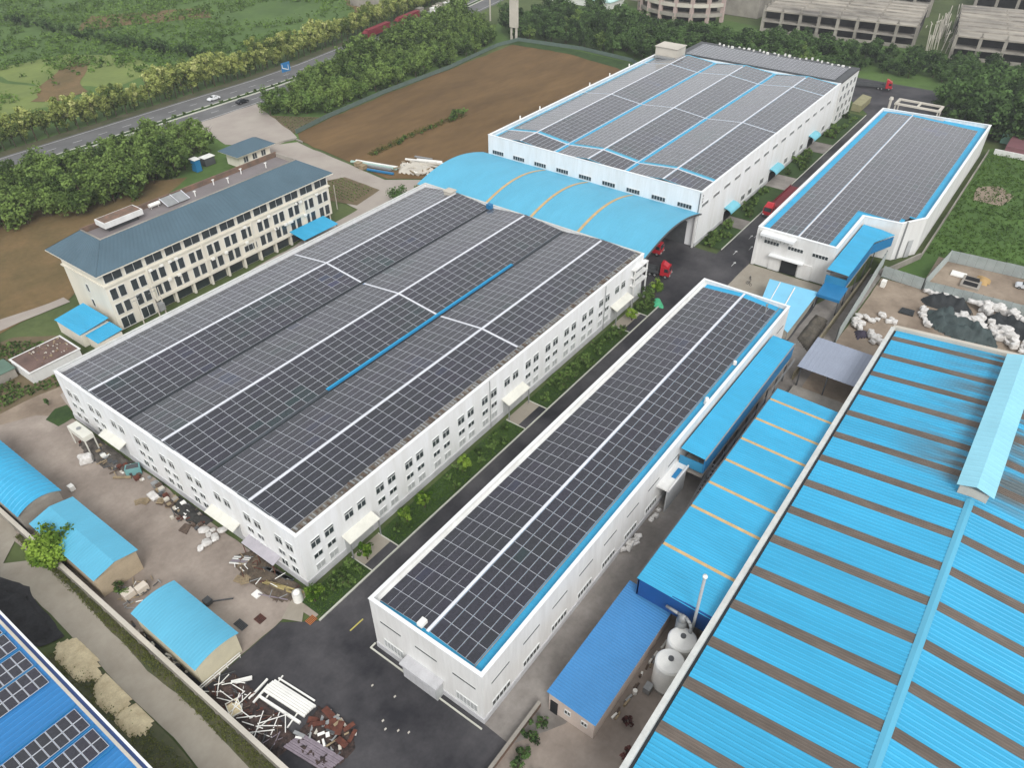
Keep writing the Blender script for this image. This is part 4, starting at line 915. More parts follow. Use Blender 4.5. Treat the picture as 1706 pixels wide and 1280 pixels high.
o = smooth(MB().cyl((23.2, -48.6, 0), (23.2, -48.6, 15.4), 0.2, n=14).build('exhaust_stack', mat('pale_pipe', (164, 168, 170), 0.5, 0.08, 0.5))); setp(o, 'tall pale exhaust stack beside the ribbed blue roof', 'stack')
smooth(MB().cyl((23.2, -48.6, 15.4), (23.2, -48.6, 15.75), 0.3, n=14).build('cap', whiteplastic, o))
pts = [(23.3, -44.6, 6.2), (22.9, -46.4, 6.6), (22.7, -47.6, 6.9), (22.4, -48.4, 6.6), (22.2, -48.7, 6.0), (22.2, -48.7, 0.8)]; mb = MB()
for a, b in zip(pts[:-1], pts[1:]): mb.cyl(a, b, 0.22, n=10)
o = smooth(mb.build('duct_pipe', steel)); setp(o, 'bent grey duct pipe running from the ribbed shed to the vessel', 'pipe')

# ================================================================== covered stair of hall C and canopies around it
cc = thing('covered_stair', 'blue clad covered stair in the notch of the right-hand solar hall', 'stair', (134, -36, 0))
corr(MB(), 120.6, 147.0, 0.45, 0.03, [-37.6, -32.9], lambda u, v: (u, v, 7.45+0.04*(v+37.6))).build('roof_sheet', blue, cc)
MB().quad((139.5, -37.6, 7.45), (146.4, -40.4, 7.3), (146.9, -37.6, 7.45), (146.9, -37.59, 7.45)).build('roof_sheet', blue, cc)
MB().box(120.5, 120.7, -37.6, -32.9, 7.1, 7.35).build('end_beam', steel_d, cc)
MB().box(120.8, 139.5, -37.55, -37.4, 4.4, 7.0).build('side_cladding', blue_d, cc)
MB().prism([(139.5, -37.55), (146.3, -40.3), (146.3, -40.15), (139.5, -37.4)], 4.4, 6.9).build('side_cladding', blue_d, cc)
MB().box(120.8, 121.0, -37.4, -33.0, 4.4, 6.2).build('end_cladding', mat('teal_sheet', (50, 132, 172), 0.5, 0.1, 0.4), cc)
MB().box(120.6, 146, -37.6, -32.9, 4.0, 4.25).build('deck', conc, cc)
MB().quad((115.6, -38.2, 4.0), (115.6, -33.2, 4.0), (121, -33.2, 4.5), (121, -38.2, 4.5)).box(115.5, 115.7, -38.2, -33.2, 3.4, 4.05).build('entrance_hood', blue_d, cc)
for x in (116, 121, 128, 135, 142): MB().box(x, x+0.2, -38.0, -37.8, 0, 4.0).build('post', steel_d, cc)
cn = thing('polycarbonate_canopy', 'translucent pale blue canopy over the concrete between the long hall and the right-hand hall', 'canopy', (107, -28, 0))
m_cy = mat('pale_cyan_sheet', (126, 198, 230), 0.4, 0.05, 0.3)
MB().add([(98.2, -33.4, 3.5), (117.3, -33.2, 3.5), (116.2, -22.5, 3.7), (104.5, -24.8, 3.7)], [(0, 1, 2, 3)]).build('canopy_sheet', m_cy, cn)
MB().beam((100.5, -30, 3.72), (115.8, -28.4, 3.72), 0.25, 0.1).beam((103.5, -26.5, 3.76), (116, -25, 3.76), 0.18, 0.1).build('seam', whiteplastic, cn)
for p in ((98.6, -33.2), (117, -33), (116, -22.8), (104.8, -25)): MB().box(p[0]-0.08, p[0]+0.08, p[1]-0.08, p[1]+0.08, 0, 3.5).build('post', steel, cn)
gs = mono_shed('grey_shed', 'open shed with plain grey roof between the covered corridor and the ribbed blue roof', 86.8, 97.6, -50.3, -39.6, 4.8, 5.1, mat('grey_sheet', (148, 156, 172), 0.55, 0.05, 0.2), conc, walls=False, pitch=0.8, amp=0.03)
for x in (87.2, 97.2):
    for y in (-50, -45, -40): MB().box(x-0.12, x+0.12, y-0.12, y+0.12, 0, 4.8).build('post', steel_d, gs)
MB().box(88, 97.3, -50.2, -50.0, 0, 4.7).build('back_wall', conc, gs)
o = MB().box(74.6, 86, -50.4, -39.8, 0, 0.9).build('loading_platform', conc); setp(o, 'low grey concrete platform between the grey shed and the blue shed', 'platform')
wl3 = thing('boundary_wall', 'mossy grey wall from the covered corridor to the corrugated fence', 'wall', (104, -39, 0))
for x in frange(88.5, 138, 16)[:-1]:
    MB().box(x, x+3.05, -38.9, -38.6, 0, 1.8).build('wall_panel', mat('mossy_wall', (142, 134, 110), 0.95, 0.18, 0.3, rgb2=(112, 104, 86)), wl3)

# ================================================================== corrugated fences
def fence(label, pts, h, seg=1.9):
    T = thing('corrugated_fence', label, 'fence', (*pts[0], 0))
    for a, b in zip(pts[:-1], pts[1:]):
        a = Vector((*a, 0)); b = Vector((*b, 0)); L = (b-a).length; d = (b-a)/L; nn = Vector((-d.y, d.x, 0)); n_ = max(1, int(L/seg)); sg = L/n_
        for i in range(n_):
            mb = MB(); q = []; m_ = 14
            for k in range(m_+1):
                p = a+d*(sg*(i+k/m_*0.985))+nn*(0.05 if k % 2 else -0.05); q.append(p)
            jit = rnd.uniform(-0.05, 0.05)
            for p in q: mb.v += [(p.x, p.y, 0.05), (p.x, p.y, h+jit)]
            for k in range(m_): mb.f.append((2*k, 2*k+2, 2*k+3, 2*k+1)); mb.m.append(0)
            mb.build('fence_sheet', fence_m, T)
        for i in range(n_+1):
            p = a+d*(sg*i)+nn*0.12; MB().box(p.x-0.06, p.x+0.06, p.y-0.06, p.y+0.06, 0, h).build('post', steel_d, T)
    return T
fence('tall grey corrugated fence along the blue covered stair', [(105.5, -41.5), (144.8, -40.2)], 3.9)
fence('grey corrugated fence across the back of the littered yard', [(138.9, -41.4), (138.2, -50.4)], 2.9)
fence('grey corrugated fence round the far side of the small fenced yard by the meadow', [(138.4, -50.6), (155.6, -52.3), (159.5, -95)], 3.1)
fence('grey corrugated fence behind the tarpaulin covered heap', [(138.0, -50.9), (141.5, -95)], 2.6)
wlc = thing('field_wall', 'thin grey wall beside the meadow along the right-hand hall', 'wall', (190, -46.4, 0))
for i in range(20): MB().box(152.6+i*4.1, 156.6+i*4.1, -46.65, -46.45, 0, 1.5).build('wall_panel', conc, wlc)
MB().prism([(139.2, -41.2), (152.8, -46.2), (152.7, -46.5), (139.1, -41.5)], 0, 1.6).build('wall_panel', conc, wlc)
# ================================================================== vegetation
def leaf_mesh_data(clumps, per, size, r, upb=0.35):
    """quads around clump centres: (x,y,z,radius,tone)"""
    V, F, T = [], [], []
    for (cx, cy, cz, cr, tone) in clumps:
        for _ in range(per):
            d = Vector((r.gauss(0, 1), r.gauss(0, 1), r.gauss(0, 1))); d.normalize(); rad = cr*(r.random()**0.45)
            p = Vector((cx, cy, cz))+d*rad
            nrm = (d*0.8+Vector((r.gauss(0, .5), r.gauss(0, .5), r.gauss(0, .5)+upb))).normalized()
            a = nrm.orthogonal().normalized(); a.rotate(Matrix.Rotation(r.uniform(0, 6.28), 3, nrm)); b = nrm.cross(a)
            s_ = size*r.uniform(0.6, 1.25); k = len(V)
            V += [tuple(p-a*s_-b*s_*0.5), tuple(p+a*s_*0.2-b*s_*0.75), tuple(p+a*s_+b*s_*0.1), tuple(p+b*s_*0.8)]
            F.append((k, k+1, k+2, k+3)); T.append(min(1, max(0, tone+r.uniform(-0.16, 0.16))))
    return V, F, T
def trunk_mb(h, r0, lean=(0, 0), limbs=4, r=rnd, reach=1.2):
    mb = MB(); top = Vector((lean[0], lean[1], h)); mid = Vector((lean[0]*0.4, lean[1]*0.4, h*0.5))
    mb.cyl((0, 0, -0.1), mid, r0, r0*0.75, n=7, caps=False).cyl(mid, top, r0*0.75, r0*0.35, n=7)
    for i in range(limbs):
        a = i*6.28/limbs+r.uniform(-.4, .4); s_ = mid.lerp(top, r.uniform(0.2, 0.8)); mb.cyl(s_, s_+Vector((math.cos(a)*reach, math.sin(a)*reach, reach*r.uniform(0.5, 1.0))), r0*0.4, r0*0.12, n=5)
    return mb
def crown_clumps(h, cr, n, r, zlo=0.35, flat=0.85):
    cl = []
    for i in range(n):
        d = Vector((r.gauss(0, 1), r.gauss(0, 1), r.gauss(0, 1))).normalized(); k = r.uniform(0.3, 1.12)
        zc_ = h*(0.5+zlo/2); hz = h*(1-zlo)/2*flat
        cl.append((d.x*cr*k*0.85, d.y*cr*k*0.85, zc_+d.z*hz*k, cr*r.uniform(0.2, 0.46), r.uniform(0.1, 0.9)))
    return cl
def mesh_leaves(name, V, F, T, m, extra=None, m2=None):
    me = bpy.data.meshes.new(name)
    if extra: b = len(V); V = V+extra.v; F = F+[tuple(i+b for i in f) for f in extra.f]; T = T+[0.3]*len(extra.f)
    me.from_pydata(V, [], F); me.materials.append(m)
    if extra:
        me.materials.append(m2); me.polygons.foreach_set('material_index', [0]*(len(F)-len(extra.f))+[1]*len(extra.f))
    a = me.attributes.new('tone', 'FLOAT', 'FACE'); a.data.foreach_set('value', T); me.update(); return me
def far_tree_mesh(seed, h, cr, m, n=16, per=34, size=0.42, zlo=0.3):
    r = random.Random(seed); V, F, T = leaf_mesh_data(crown_clumps(h, cr, n, r, zlo), per, size, r)
    return mesh_leaves('tree', V, F, T, m, trunk_mb(h*0.75, 0.16, (r.uniform(-.3, .3), r.uniform(-.3, .3)), 3, r, cr*0.4), bark)
V_YEL = [far_tree_mesh(100+i, 10.0, 3.6, lf_yel, 20, 56, 0.34, 0.22) for i in range(4)]
V_MID = [far_tree_mesh(200+i, 6.2, 3.1, lf_mid, 18, 54, 0.29, 0.12) for i in range(5)]
V_DARK = [far_tree_mesh(300+i, 9.0, 4.4, lf_dark, 22, 58, 0.40, 0.15) for i in range(5)]
V_WOOD = [far_tree_mesh(420+i, 6.4, 3.2, lf_wood, 22, 56, 0.27, 0.10) for i in range(4)]
V_LOW = [far_tree_mesh(440+i, 5.6, 3.4, lf_dark, 18, 50, 0.36, 0.08) for i in range(3)]
V_BR = [far_tree_mesh(400+i, 7.2, 3.6, lf_bright, 16, 44, 0.42, 0.12) for i in range(3)]
V_SHRUB = [far_tree_mesh(500+i, 1.7, 1.15, lf_mid, 13, 60, 0.12, 0.05) for i in range(4)]
TREES = []      # every tree too many to keep single goes into one mass at the end
def plant(meshes, x, y, label, cat, group, s=1.0, name='tree'):
    me = rnd.choice(meshes); k = s*rnd.uniform(0.62, 1.28); sc_ = (k*rnd.uniform(0.92, 1.1), k*rnd.uniform(0.92, 1.1), k); rz = rnd.uniform(0, 6.28)
    if name == 'tree': TREES.append((me, x, y, sc_, rz, label, cat, group)); return
    return put(me, x, y, sc_, rz, label, cat, group, name)
def put(me, x, y, sc_, rz, label, cat, group, name='tree'):
    o = link(name, me, None, (x, y, -0.05)); o.scale = sc_; o.rotation_euler = (0, 0, rz); return setp(o, label, cat, group)
def in_view(x, y, z=4.0):
    d = Vector((x, y, z))-CAM; q = d.dot(fw); px_, py_ = 853+F_PX*d.dot(r2)/q, 640-F_PX*d.dot(u2)/q; return -15 < px_ < 1721 and -25 < py_ < 1305
def finish_trees(limit=290):
    import numpy as np
    T = sorted(TREES, key=lambda t_: (0 if in_view(t_[1], t_[2]) else 1, (Vector((t_[1], t_[2], 4))-CAM).length)); keep, rest = T[:limit], T[limit:]
    for t_ in keep: put(*t_)
    cache = {}; VV, LV, TN, MI = [], [], [], []; mats = []; nb = 0
    for me, x, y, sc_, rz, *_ in rest:
        if me not in cache:
            v = np.empty(len(me.vertices)*3, np.float32); me.vertices.foreach_get('co', v)
            fs = [tuple(p.vertices) for p in me.polygons if len(p.vertices) == 4]; ids = [p.index for p in me.polygons if len(p.vertices) == 4]
            t = np.empty(len(me.polygons), np.float32); me.attributes['tone'].data.foreach_get('value', t)
            mi = np.array([me.polygons[i].material_index for i in ids]); mm = [m_ for m_ in me.materials]
            for m_ in mm:
                if m_ not in mats: mats.append(m_)
            cache[me] = (v.reshape(-1, 3), np.array(fs, np.int32), t[ids], np.array([mats.index(mm[i]) for i in mi], np.int32))
        v, f, t, mi = cache[me]; c, s_ = math.cos(rz), math.sin(rz); q = v*np.array(sc_, np.float32)
        VV.append(np.stack([q[:, 0]*c-q[:, 1]*s_+x, q[:, 0]*s_+q[:, 1]*c+y, q[:, 2]-0.05], 1)); LV.append(f+nb); TN.append(np.clip(t+rnd.uniform(-0.22, 0.22), 0, 1)); MI.append(mi); nb += len(v)
    V = np.concatenate(VV); F = np.concatenate(LV); me = bpy.data.meshes.new('distant_trees')
    me.vertices.add(len(V)); me.vertices.foreach_set('co', V.ravel().astype(np.float32)); me.loops.add(F.size); me.loops.foreach_set('vertex_index', F.ravel())
    me.polygons.add(len(F)); me.polygons.foreach_set('loop_start', np.arange(0, F.size, 4, dtype=np.int32)); me.polygons.foreach_set('loop_total', np.full(len(F), 4, np.int32))
    for m_ in mats: me.materials.append(m_)
    me.polygons.foreach_set('material_index', np.concatenate(MI)); me.update(calc_edges=True)
    at_ = me.attributes.new('tone', 'FLOAT', 'FACE'); at_.data.foreach_set('value', np.concatenate(TN).astype(np.float32)); me.validate()
    setp(link('distant_trees', me), 'mass of distant trees filling the belts behind the halls and beside the road', 'trees', kind='stuff')
def inpoly(x, y, P):
    c = False; j = len(P)-1
    for i in range(len(P)):
        if (P[i][1] > y) != (P[j][1] > y) and x < (P[j][0]-P[i][0])*(y-P[i][1])/(P[j][1]-P[i][1])+P[i][0]: c = not c
        j = i
    return c
def road_y(x):
    for (a, b) in zip(road_pts[:-1], road_pts[1:]):
        if a[0] <= x <= b[0]: return a[1]+(b[1]-a[1])*(x-a[0])/(b[0]-a[0])
    return road_pts[-1][1]
for row, off_ in ((0, 30.0), (1, 34.0)):
    x = 34.0+row*2.2
    while x < 300:
        plant(V_YEL, x, road_y(x)+off_+rnd.uniform(-0.7, 0.7), 'yellowish green tree in the dense row along the far side of the road', 'tree', 'roadside row of yellowish green trees', 1.0, 'roadside_tree'); x += 3.5+rnd.uniform(-0.6, 0.6)
def scatter_trees(P, step, meshes, label, group, s=1.0, name='tree'):
    x0, x1 = min(p[0] for p in P), max(p[0] for p in P); y0, y1 = min(p[1] for p in P), max(p[1] for p in P)
    x = x0; k = 0
    while x < x1:
        y = y0+(step/2 if k % 2 else 0)
        while y < y1:
            px, py = x+rnd.uniform(-.4, .4)*step, y+rnd.uniform(-.4, .4)*step
            if inpoly(px, py, P): plant(meshes, px, py, label, 'tree', group, s, name)
            y += step
        x += step*0.87; k += 1
scatter_trees([(127, 163), (139, 148), (170, 150), (205, 149), (245, 154), (252, 160), (266, 176), (268, 200), (245, 194), (222, 189), (196, 183), (176, 179), (158, 176), (136, 171)], 4.5, V_WOOD+V_MID[:2], 'green tree in the thicket between the road and the bare brown field', 'trees of the thicket beside the brown field', 1.12)
scatter_trees([(8, 156), (38, 143), (60, 139), (79, 143), (90, 150), (96, 160), (96, 172), (60, 176), (30, 178), (0, 178)], 5.0, V_WOOD, 'bushy bright green tree in the wood left of the gatehouse', 'trees of the wood left of the gatehouse', 1.3)
scatter_trees([(257, 156), (262, 120), (260, 90), (268, 40), (272, 20), (300, 16), (304, 20), (308, 95), (306, 120), (312, 160), (275, 175)], 6.4, V_DARK+V_WOOD[:1], 'dark green tree in the dense belt behind the far solar hall', 'trees of the belt behind the far hall')
scatter_trees([(304, 60), (330, 60), (334, 0), (340, -50), (346, -110), (302, -110), (294, -40), (298, 10)], 7.0, V_LOW, 'low dark tree in the belt right at the feet of the concrete shells', 'trees at the feet of the concrete shells')
scatter_trees([(249, -26), (276, -22), (288, -40), (296, -110), (262, -110), (246, -60), (243, -40)], 6.0, V_DARK, 'big dark tree clump beyond the right-hand hall, by the asphalt bend', 'big dark trees beyond the right-hand hall', 1.45)
for i in range(52):
    x = rnd.uniform(172, 268); plant(V_WOOD, x, road_y(x)-rnd.uniform(1.5, 9), 'green tree in the thicket between the road and the bare brown field', 'tree', 'trees of the thicket beside the brown field', 1.6)
# bare shrubs by the driveway
for i, (x, y) in enumerate(((98, 158), (101, 160), (95.5, 161))):
    mb = trunk_mb(4.5, 0.12, (rnd.uniform(-.5, .5), rnd.uniform(-.5, .5)), 9, rnd, 1.6); mb.v = [(a+x, b+y, c) for a, b, c in mb.v]
    o = mb.build('bare_tree', mat('pale_bark', (150, 140, 134), 0.9, 0.1, 1)); setp(o, 'leafless grey tree standing by the gatehouse driveway', 'tree', 'leafless trees by the driveway')
# near trees with trunk and crown
def near_tree(x, y, h, cr, m, label, seed, n=18, per=60, size=0.22, zlo=0.35, name='tree', group=None):
    r = random.Random(seed); T = thing(name, label, 'tree', (x, y, 0), group=group)
    tb = trunk_mb(h*0.8, 0.06+h*0.018, (r.uniform(-.2, .2), r.uniform(-.2, .2)), 5, r, cr*0.5); link('trunk', tb.mesh('trunk', bark), T, (x, y, 0))
    V, F, TT = leaf_mesh_data(crown_clumps(h, cr, n, r, zlo), per, size, r); link('crown', mesh_leaves('crown', V, F, TT, m), T, (x, y, 0)); return T
near_tree(-19.0, 33.2, 6.6, 3.5, lf_bright, 'round bright green tree leaning over the middle barn by the compound wall', 11, 44, 150, 0.24, 0.12)
SG = 'young trees on the lawn strip'
for i, (x, y, h, cr, lab) in enumerate(((8.6, -3.2, 3.6, 1.25, 'young tree beside the first loading porch of the solar hall'), (17.6, -3.0, 3.4, 1.1, 'thin young tree just past the first porch on the lawn strip'), (21.5, -3.2, 3.6, 1.25, 'young tree third from the near corner on the lawn strip'), (31.6, -3.4, 3.6, 1.15, 'young tree before the middle porch on the lawn strip'), (-1.2, -2.6, 2.8, 1.6, 'rounded green bush at the near corner of the big solar hall'), (88.5, -3.3, 3.0, 1.4, 'bushy young tree at the last loading porch of the solar hall'), (95.6, -3.0, 4.6, 2.2, 'dense dark tree at the far end of the lawn strip'), (99.8, -2.8, 5.0, 1.9, 'tall bushy tree between the lawn strip and the red truck'))):
    near_tree(x, y, h, cr, lf_bright if i not in (6,) else lf_mid, lab, 40+i, 18, 60, 0.16, 0.3, group=SG)
near_tree(-16.6, 20.9, 1.8, 1.3, lf_mid, 'low green bush between the middle barn and the cream barrels', 60, 10, 40, 0.16, 0.05, 'bush')
near_tree(1.5, 98.2, 3.0, 1.7, lf_mid, 'small dark tree near the vegetable plot left of the office', 61, 12, 40, 0.2, 0.1)
near_tree(-1.0, 71.0, 1.8, 0.7, lf_dark, 'small dark shrub on the sandy ground at the hall corner', 62, 8, 34, 0.14, 0.1, 'shrub')
near_tree(102.5, 78.5, 3.8, 3.3, lf_dark, 'bushy dark shrub beside the far left corner of the big solar hall', 63, 16, 60, 0.26, 0.05, 'shrub')
near_tree(107.5, 75.5, 3.0, 2.4, lf_mid, 'green shrub between the big solar hall and the barrel canopy', 64, 14, 60, 0.26, 0.05, 'shrub')
near_tree(9.6, -47.0, 1.3, 0.9, leafmat('leaf_maroon', (58, 34, 34), (126, 84, 78)), 'reddish shrub against the ribbed hall near the bottom', 65, 8, 40, 0.14, 0.05, 'shrub')
near_tree(6.2, -49.0, 1.3, 0.9, leafmat('leaf_maroon', (58, 34, 34), (126, 84, 78)), 'second reddish shrub against the ribbed hall, lower down', 66, 8, 40, 0.14, 0.05, 'shrub')
for i, (x, y) in enumerate(((-3.2, -39.6), (-1.2, -39.2), (-5.0, -41.0), (-3.0, -42.0), (0.8, -38.7), (3.0, -38.6))):
    near_tree(x, y, 1.2, 1.2, lf_dark, 'dark green bush at the foot of the brick retaining wall', 70+i, 9, 40, 0.16, 0.0, 'bush', 'bushes at the foot of the retaining wall')
for i in range(78):
    x = rnd.choice((rnd.uniform(54, 83.5), rnd.uniform(54, 83.5), rnd.uniform(14, 46), rnd.uniform(92.5, 97), rnd.uniform(-2, 6.8))); plant(V_SHRUB, x, rnd.uniform(-4.6, -1.7), 'low shrub on the lawn strip beside the big solar hall', 'shrub', 'shrubs on the lawn strip', 0.7 if x < 50 else 0.95, 'shrub')
# shrubs along hall B and elsewhere (small in the photo)
for i in range(46):
    x = rnd.choice((rnd.uniform(129, 142), rnd.uniform(148.5, 171.5), rnd.uniform(182, 205), rnd.uniform(214, 246)))
    plant(V_SHRUB, x, rnd.uniform(-4.6, -0.6), 'green shrub planted along the wall of the far solar hall', 'shrub', 'shrubs along the far hall', 1.2, 'shrub')
for i in range(26):
    x = -300+i*22; 
for i in range(70):
    x = 20+i*3.9; plant(V_SHRUB, x, road_y(x)+11.7, 'small shrub in the planted strip between the carriageways', 'shrub', 'shrubs on the road median', 0.75, 'shrub')
for i in range(16):
    f_ = i/15; x = 124+f_*44; plant(V_SHRUB, x+rnd.uniform(-1, 1), 108.5+rnd.uniform(-1.2, 1.2), 'scrubby weed clump on the earth ridge across the brown field', 'shrub', 'weed clumps on the earth ridge', 0.8+0.5*(f_ > 0.75), 'weed_clump')
# scatter "stuff": scrub on the far fields, grass on lawns
def scatter_stuff(name, label, P, n, m, h, spread, size, per=6, z=0.0, seed=1, cat='plants', hfun=None):
    r = random.Random(seed); V, F, T = [], [], []
    x0, x1 = min(p[0] for p in P), max(p[0] for p in P); y0, y1 = min(p[1] for p in P), max(p[1] for p in P); cl = []
    c = 0
    rows_ = name == 'field_scrub'
    while len(cl) < n and c < n*8:
        c += 1; x, y = r.uniform(x0, x1), r.uniform(y0, y1)
        if not inpoly(x, y, P): continue
        nz = noise.noise(Vector((x*0.03, y*0.03, seed)))*0.5+0.5
        if rows_:
            q_ = y+0.22*x; y += round(q_/6.0)*6.0-q_+r.gauss(0, 0.9)
        if hfun and not hfun(x, y, r): continue
        s_ = r.uniform(0.6, 1.3); cl.append((x, y, z+h*s_*0.5, spread*s_, min(1, max(0, nz*0.7+r.uniform(0, 0.4)))))
    V, F, T = leaf_mesh_data(cl, per, size, r, 0.6)
    o = link(name, mesh_leaves(name, V, F, T, m), None, (0, 0, 0)); return setp(o, label, cat, kind='stuff')
def fieldmask(x, y, r):
    if x > 205 and x < 305 and y < 300 and y > 238 and noise.noise(Vector((x*0.02, y*0.02, 9.0))) > 0.1: return False
    if 84 < x < 128 and 236 < y < 292 and not (x > 112 and y > 262): return r.random() < 0.04
    return noise.noise(Vector((x*0.018, y*0.05, 3.0))) > -0.35
scatter_stuff('field_scrub', 'low green scrub covering the far fields beyond the road', [(50, 236), (300, 240), (420, 262), (520, 560), (60, 560), (-40, 330)], 12000, lf_scrub, 1.8, 1.9, 0.55, 14, 0, 5, hfun=fieldmask)
scatter_stuff('meadow_grass', 'rough green grass of the meadow right of the solar hall', [(156, -47), (240, -47), (246, -60), (246, -130), (160, -130), (158, -53)], 9000, lf_grass, 0.45, 0.55, 0.22, 6, -0.05, 6)
for i, (x0, x1) in enumerate(((-2.2, 7.2), (13.4, 46.0), (53.4, 83.8), (92.0, 97.0))):
    scatter_stuff('lawn_grass', None, rect(x0, x1, -5.0, -1.0), int((x1-x0)*70), lf_grass, 0.16, 0.22, 0.075, 5, 0.03, 10+i)['label'] = 'rough grass on the lawn strip beside the big solar hall'
scatter_stuff('verge_grass', 'weedy grass along the foot of the compound wall', [(-20.6, 44), (-19.95, 44), (-19.95, -40), (-21.9, -40), (-21.2, 7)], 2300, lf_verge, 0.25, 0.3, 0.09, 5, 0, 20)
scatter_stuff('verge_grass', 'weedy grass between the path and the solar roof', [(-29, 21), (-26.5, 19), (-26, 0), (-25.6, -20), (-29.3, -20)], 1200, lf_verge, 0.3, 0.35, 0.10, 5, 0, 21)
def crop_rows(label, P, z, ang, pitch, m, seed, size=0.16):
    r = random.Random(seed); cl = []; d = Vector((math.cos(ang), math.sin(ang))); nrm = Vector((-d.y, d.x))
    c0 = Vector((sum(p[0] for p in P)/len(P), sum(p[1] for p in P)/len(P)))
    for i in range(-40, 41):
        for j in range(-90, 91):
            p = c0+nrm*(i*pitch)+d*(j*0.55)+Vector((r.uniform(-.15, .15), r.uniform(-.12, .12)))
            if inpoly(p.x, p.y, P) and r.random() < 0.93: cl.append((p.x, p.y, z+0.18, 0.30, r.uniform(0.2, 0.8)))
    V, F, T = leaf_mesh_data(cl, 5, size, r, 0.6); o = link('crop_rows', mesh_leaves('crop_rows', V, F, T, m), None, (0, 0, 0)); setp(o, label, 'crops', kind='stuff')
crop_rows('rows of green vegetables left of the brown-roofed hut', [(-30, 77), (-3, 77), (11, 73), (11.5, 78.8), (0, 79), (-3, 90), (10, 90), (5, 98), (-30, 103)], 0, 0.12, 0.95, lf_mid, 31, 0.3)
crop_rows('rows of dark green vegetables on the plot behind the office', [(92, 101), (97, 106), (104.5, 103), (104, 90), (95, 88)], 0, 1.45, 1.2, lf_mid, 32)
crop_rows('rows of vegetables on the small plot by the driveway entrance', [(120.5, 143), (127, 161), (136, 146)], 0, 0.35, 1.3, lf_mid, 33)
sheet('vegetable_plot', [(90, 101), (97, 107), (105.5, 103), (105, 88), (94, 86)], -0.03, m_soil, jit=0.2)
sheet('vegetable_plot', [(120, 142.5), (127, 163), (137.5, 145)], -0.04, m_soil, jit=0.2)
for i in range(40):
    f_ = i/39; a_, b_, c_ = Vector((135, 420)), Vector((147, 295)), Vector((158, 238)); q_ = a_.lerp(b_, f_*2) if f_ < 0.5 else b_.lerp(c_, f_*2-1)
    plant(V_LOW, q_.x+rnd.uniform(-1.5, 1.5), q_.y+rnd.uniform(-1.5, 1.5), 'dark tree in the hedge line running through the far fields', 'tree', 'hedge line in the far fields', 0.8)
scatter_stuff('ridge_weeds', 'olive weeds along the earth ridge across the brown field', [(122, 107.2), (146, 108.6), (167, 106.2), (168, 109.6), (146, 111.2), (122, 110)], 420, lf_weed, 0.5, 0.7, 0.22, 7, 0, 24)
sheet('pale_field', [(46, 238), (90, 238), (97, 262), (86, 300), (30, 300)], -0.1, m_pale, jit=2, step=6)
sheet('pale_field', [(98, 262), (112, 240), (136, 240), (140, 276), (126, 296), (90, 300)], -0.11, m_pale, jit=2, step=6)
# bare ground patches among the scrub fields
sheet('bare_patch', [(86, 246), (98, 262), (122, 286), (126, 278), (112, 258), (104, 240), (92, 238)], 0.02, m_dirt2, jit=2, step=5)
sheet('bare_patch', [(150, 330), (205, 300), (215, 320), (170, 352)], 0.02, m_dirt2, jit=2, step=6)
sheet('bare_patch', [(250, 246), (300, 240), (320, 262), (270, 275)], 0.02, m_dirt2, jit=2, step=6)
sheet('bare_patch', [(196, -50.5), (206, -49.5), (211, -53), (206, -58.5), (197, -57)], 0.0, m_sand, jit=0.6, step=2)

finish_trees()
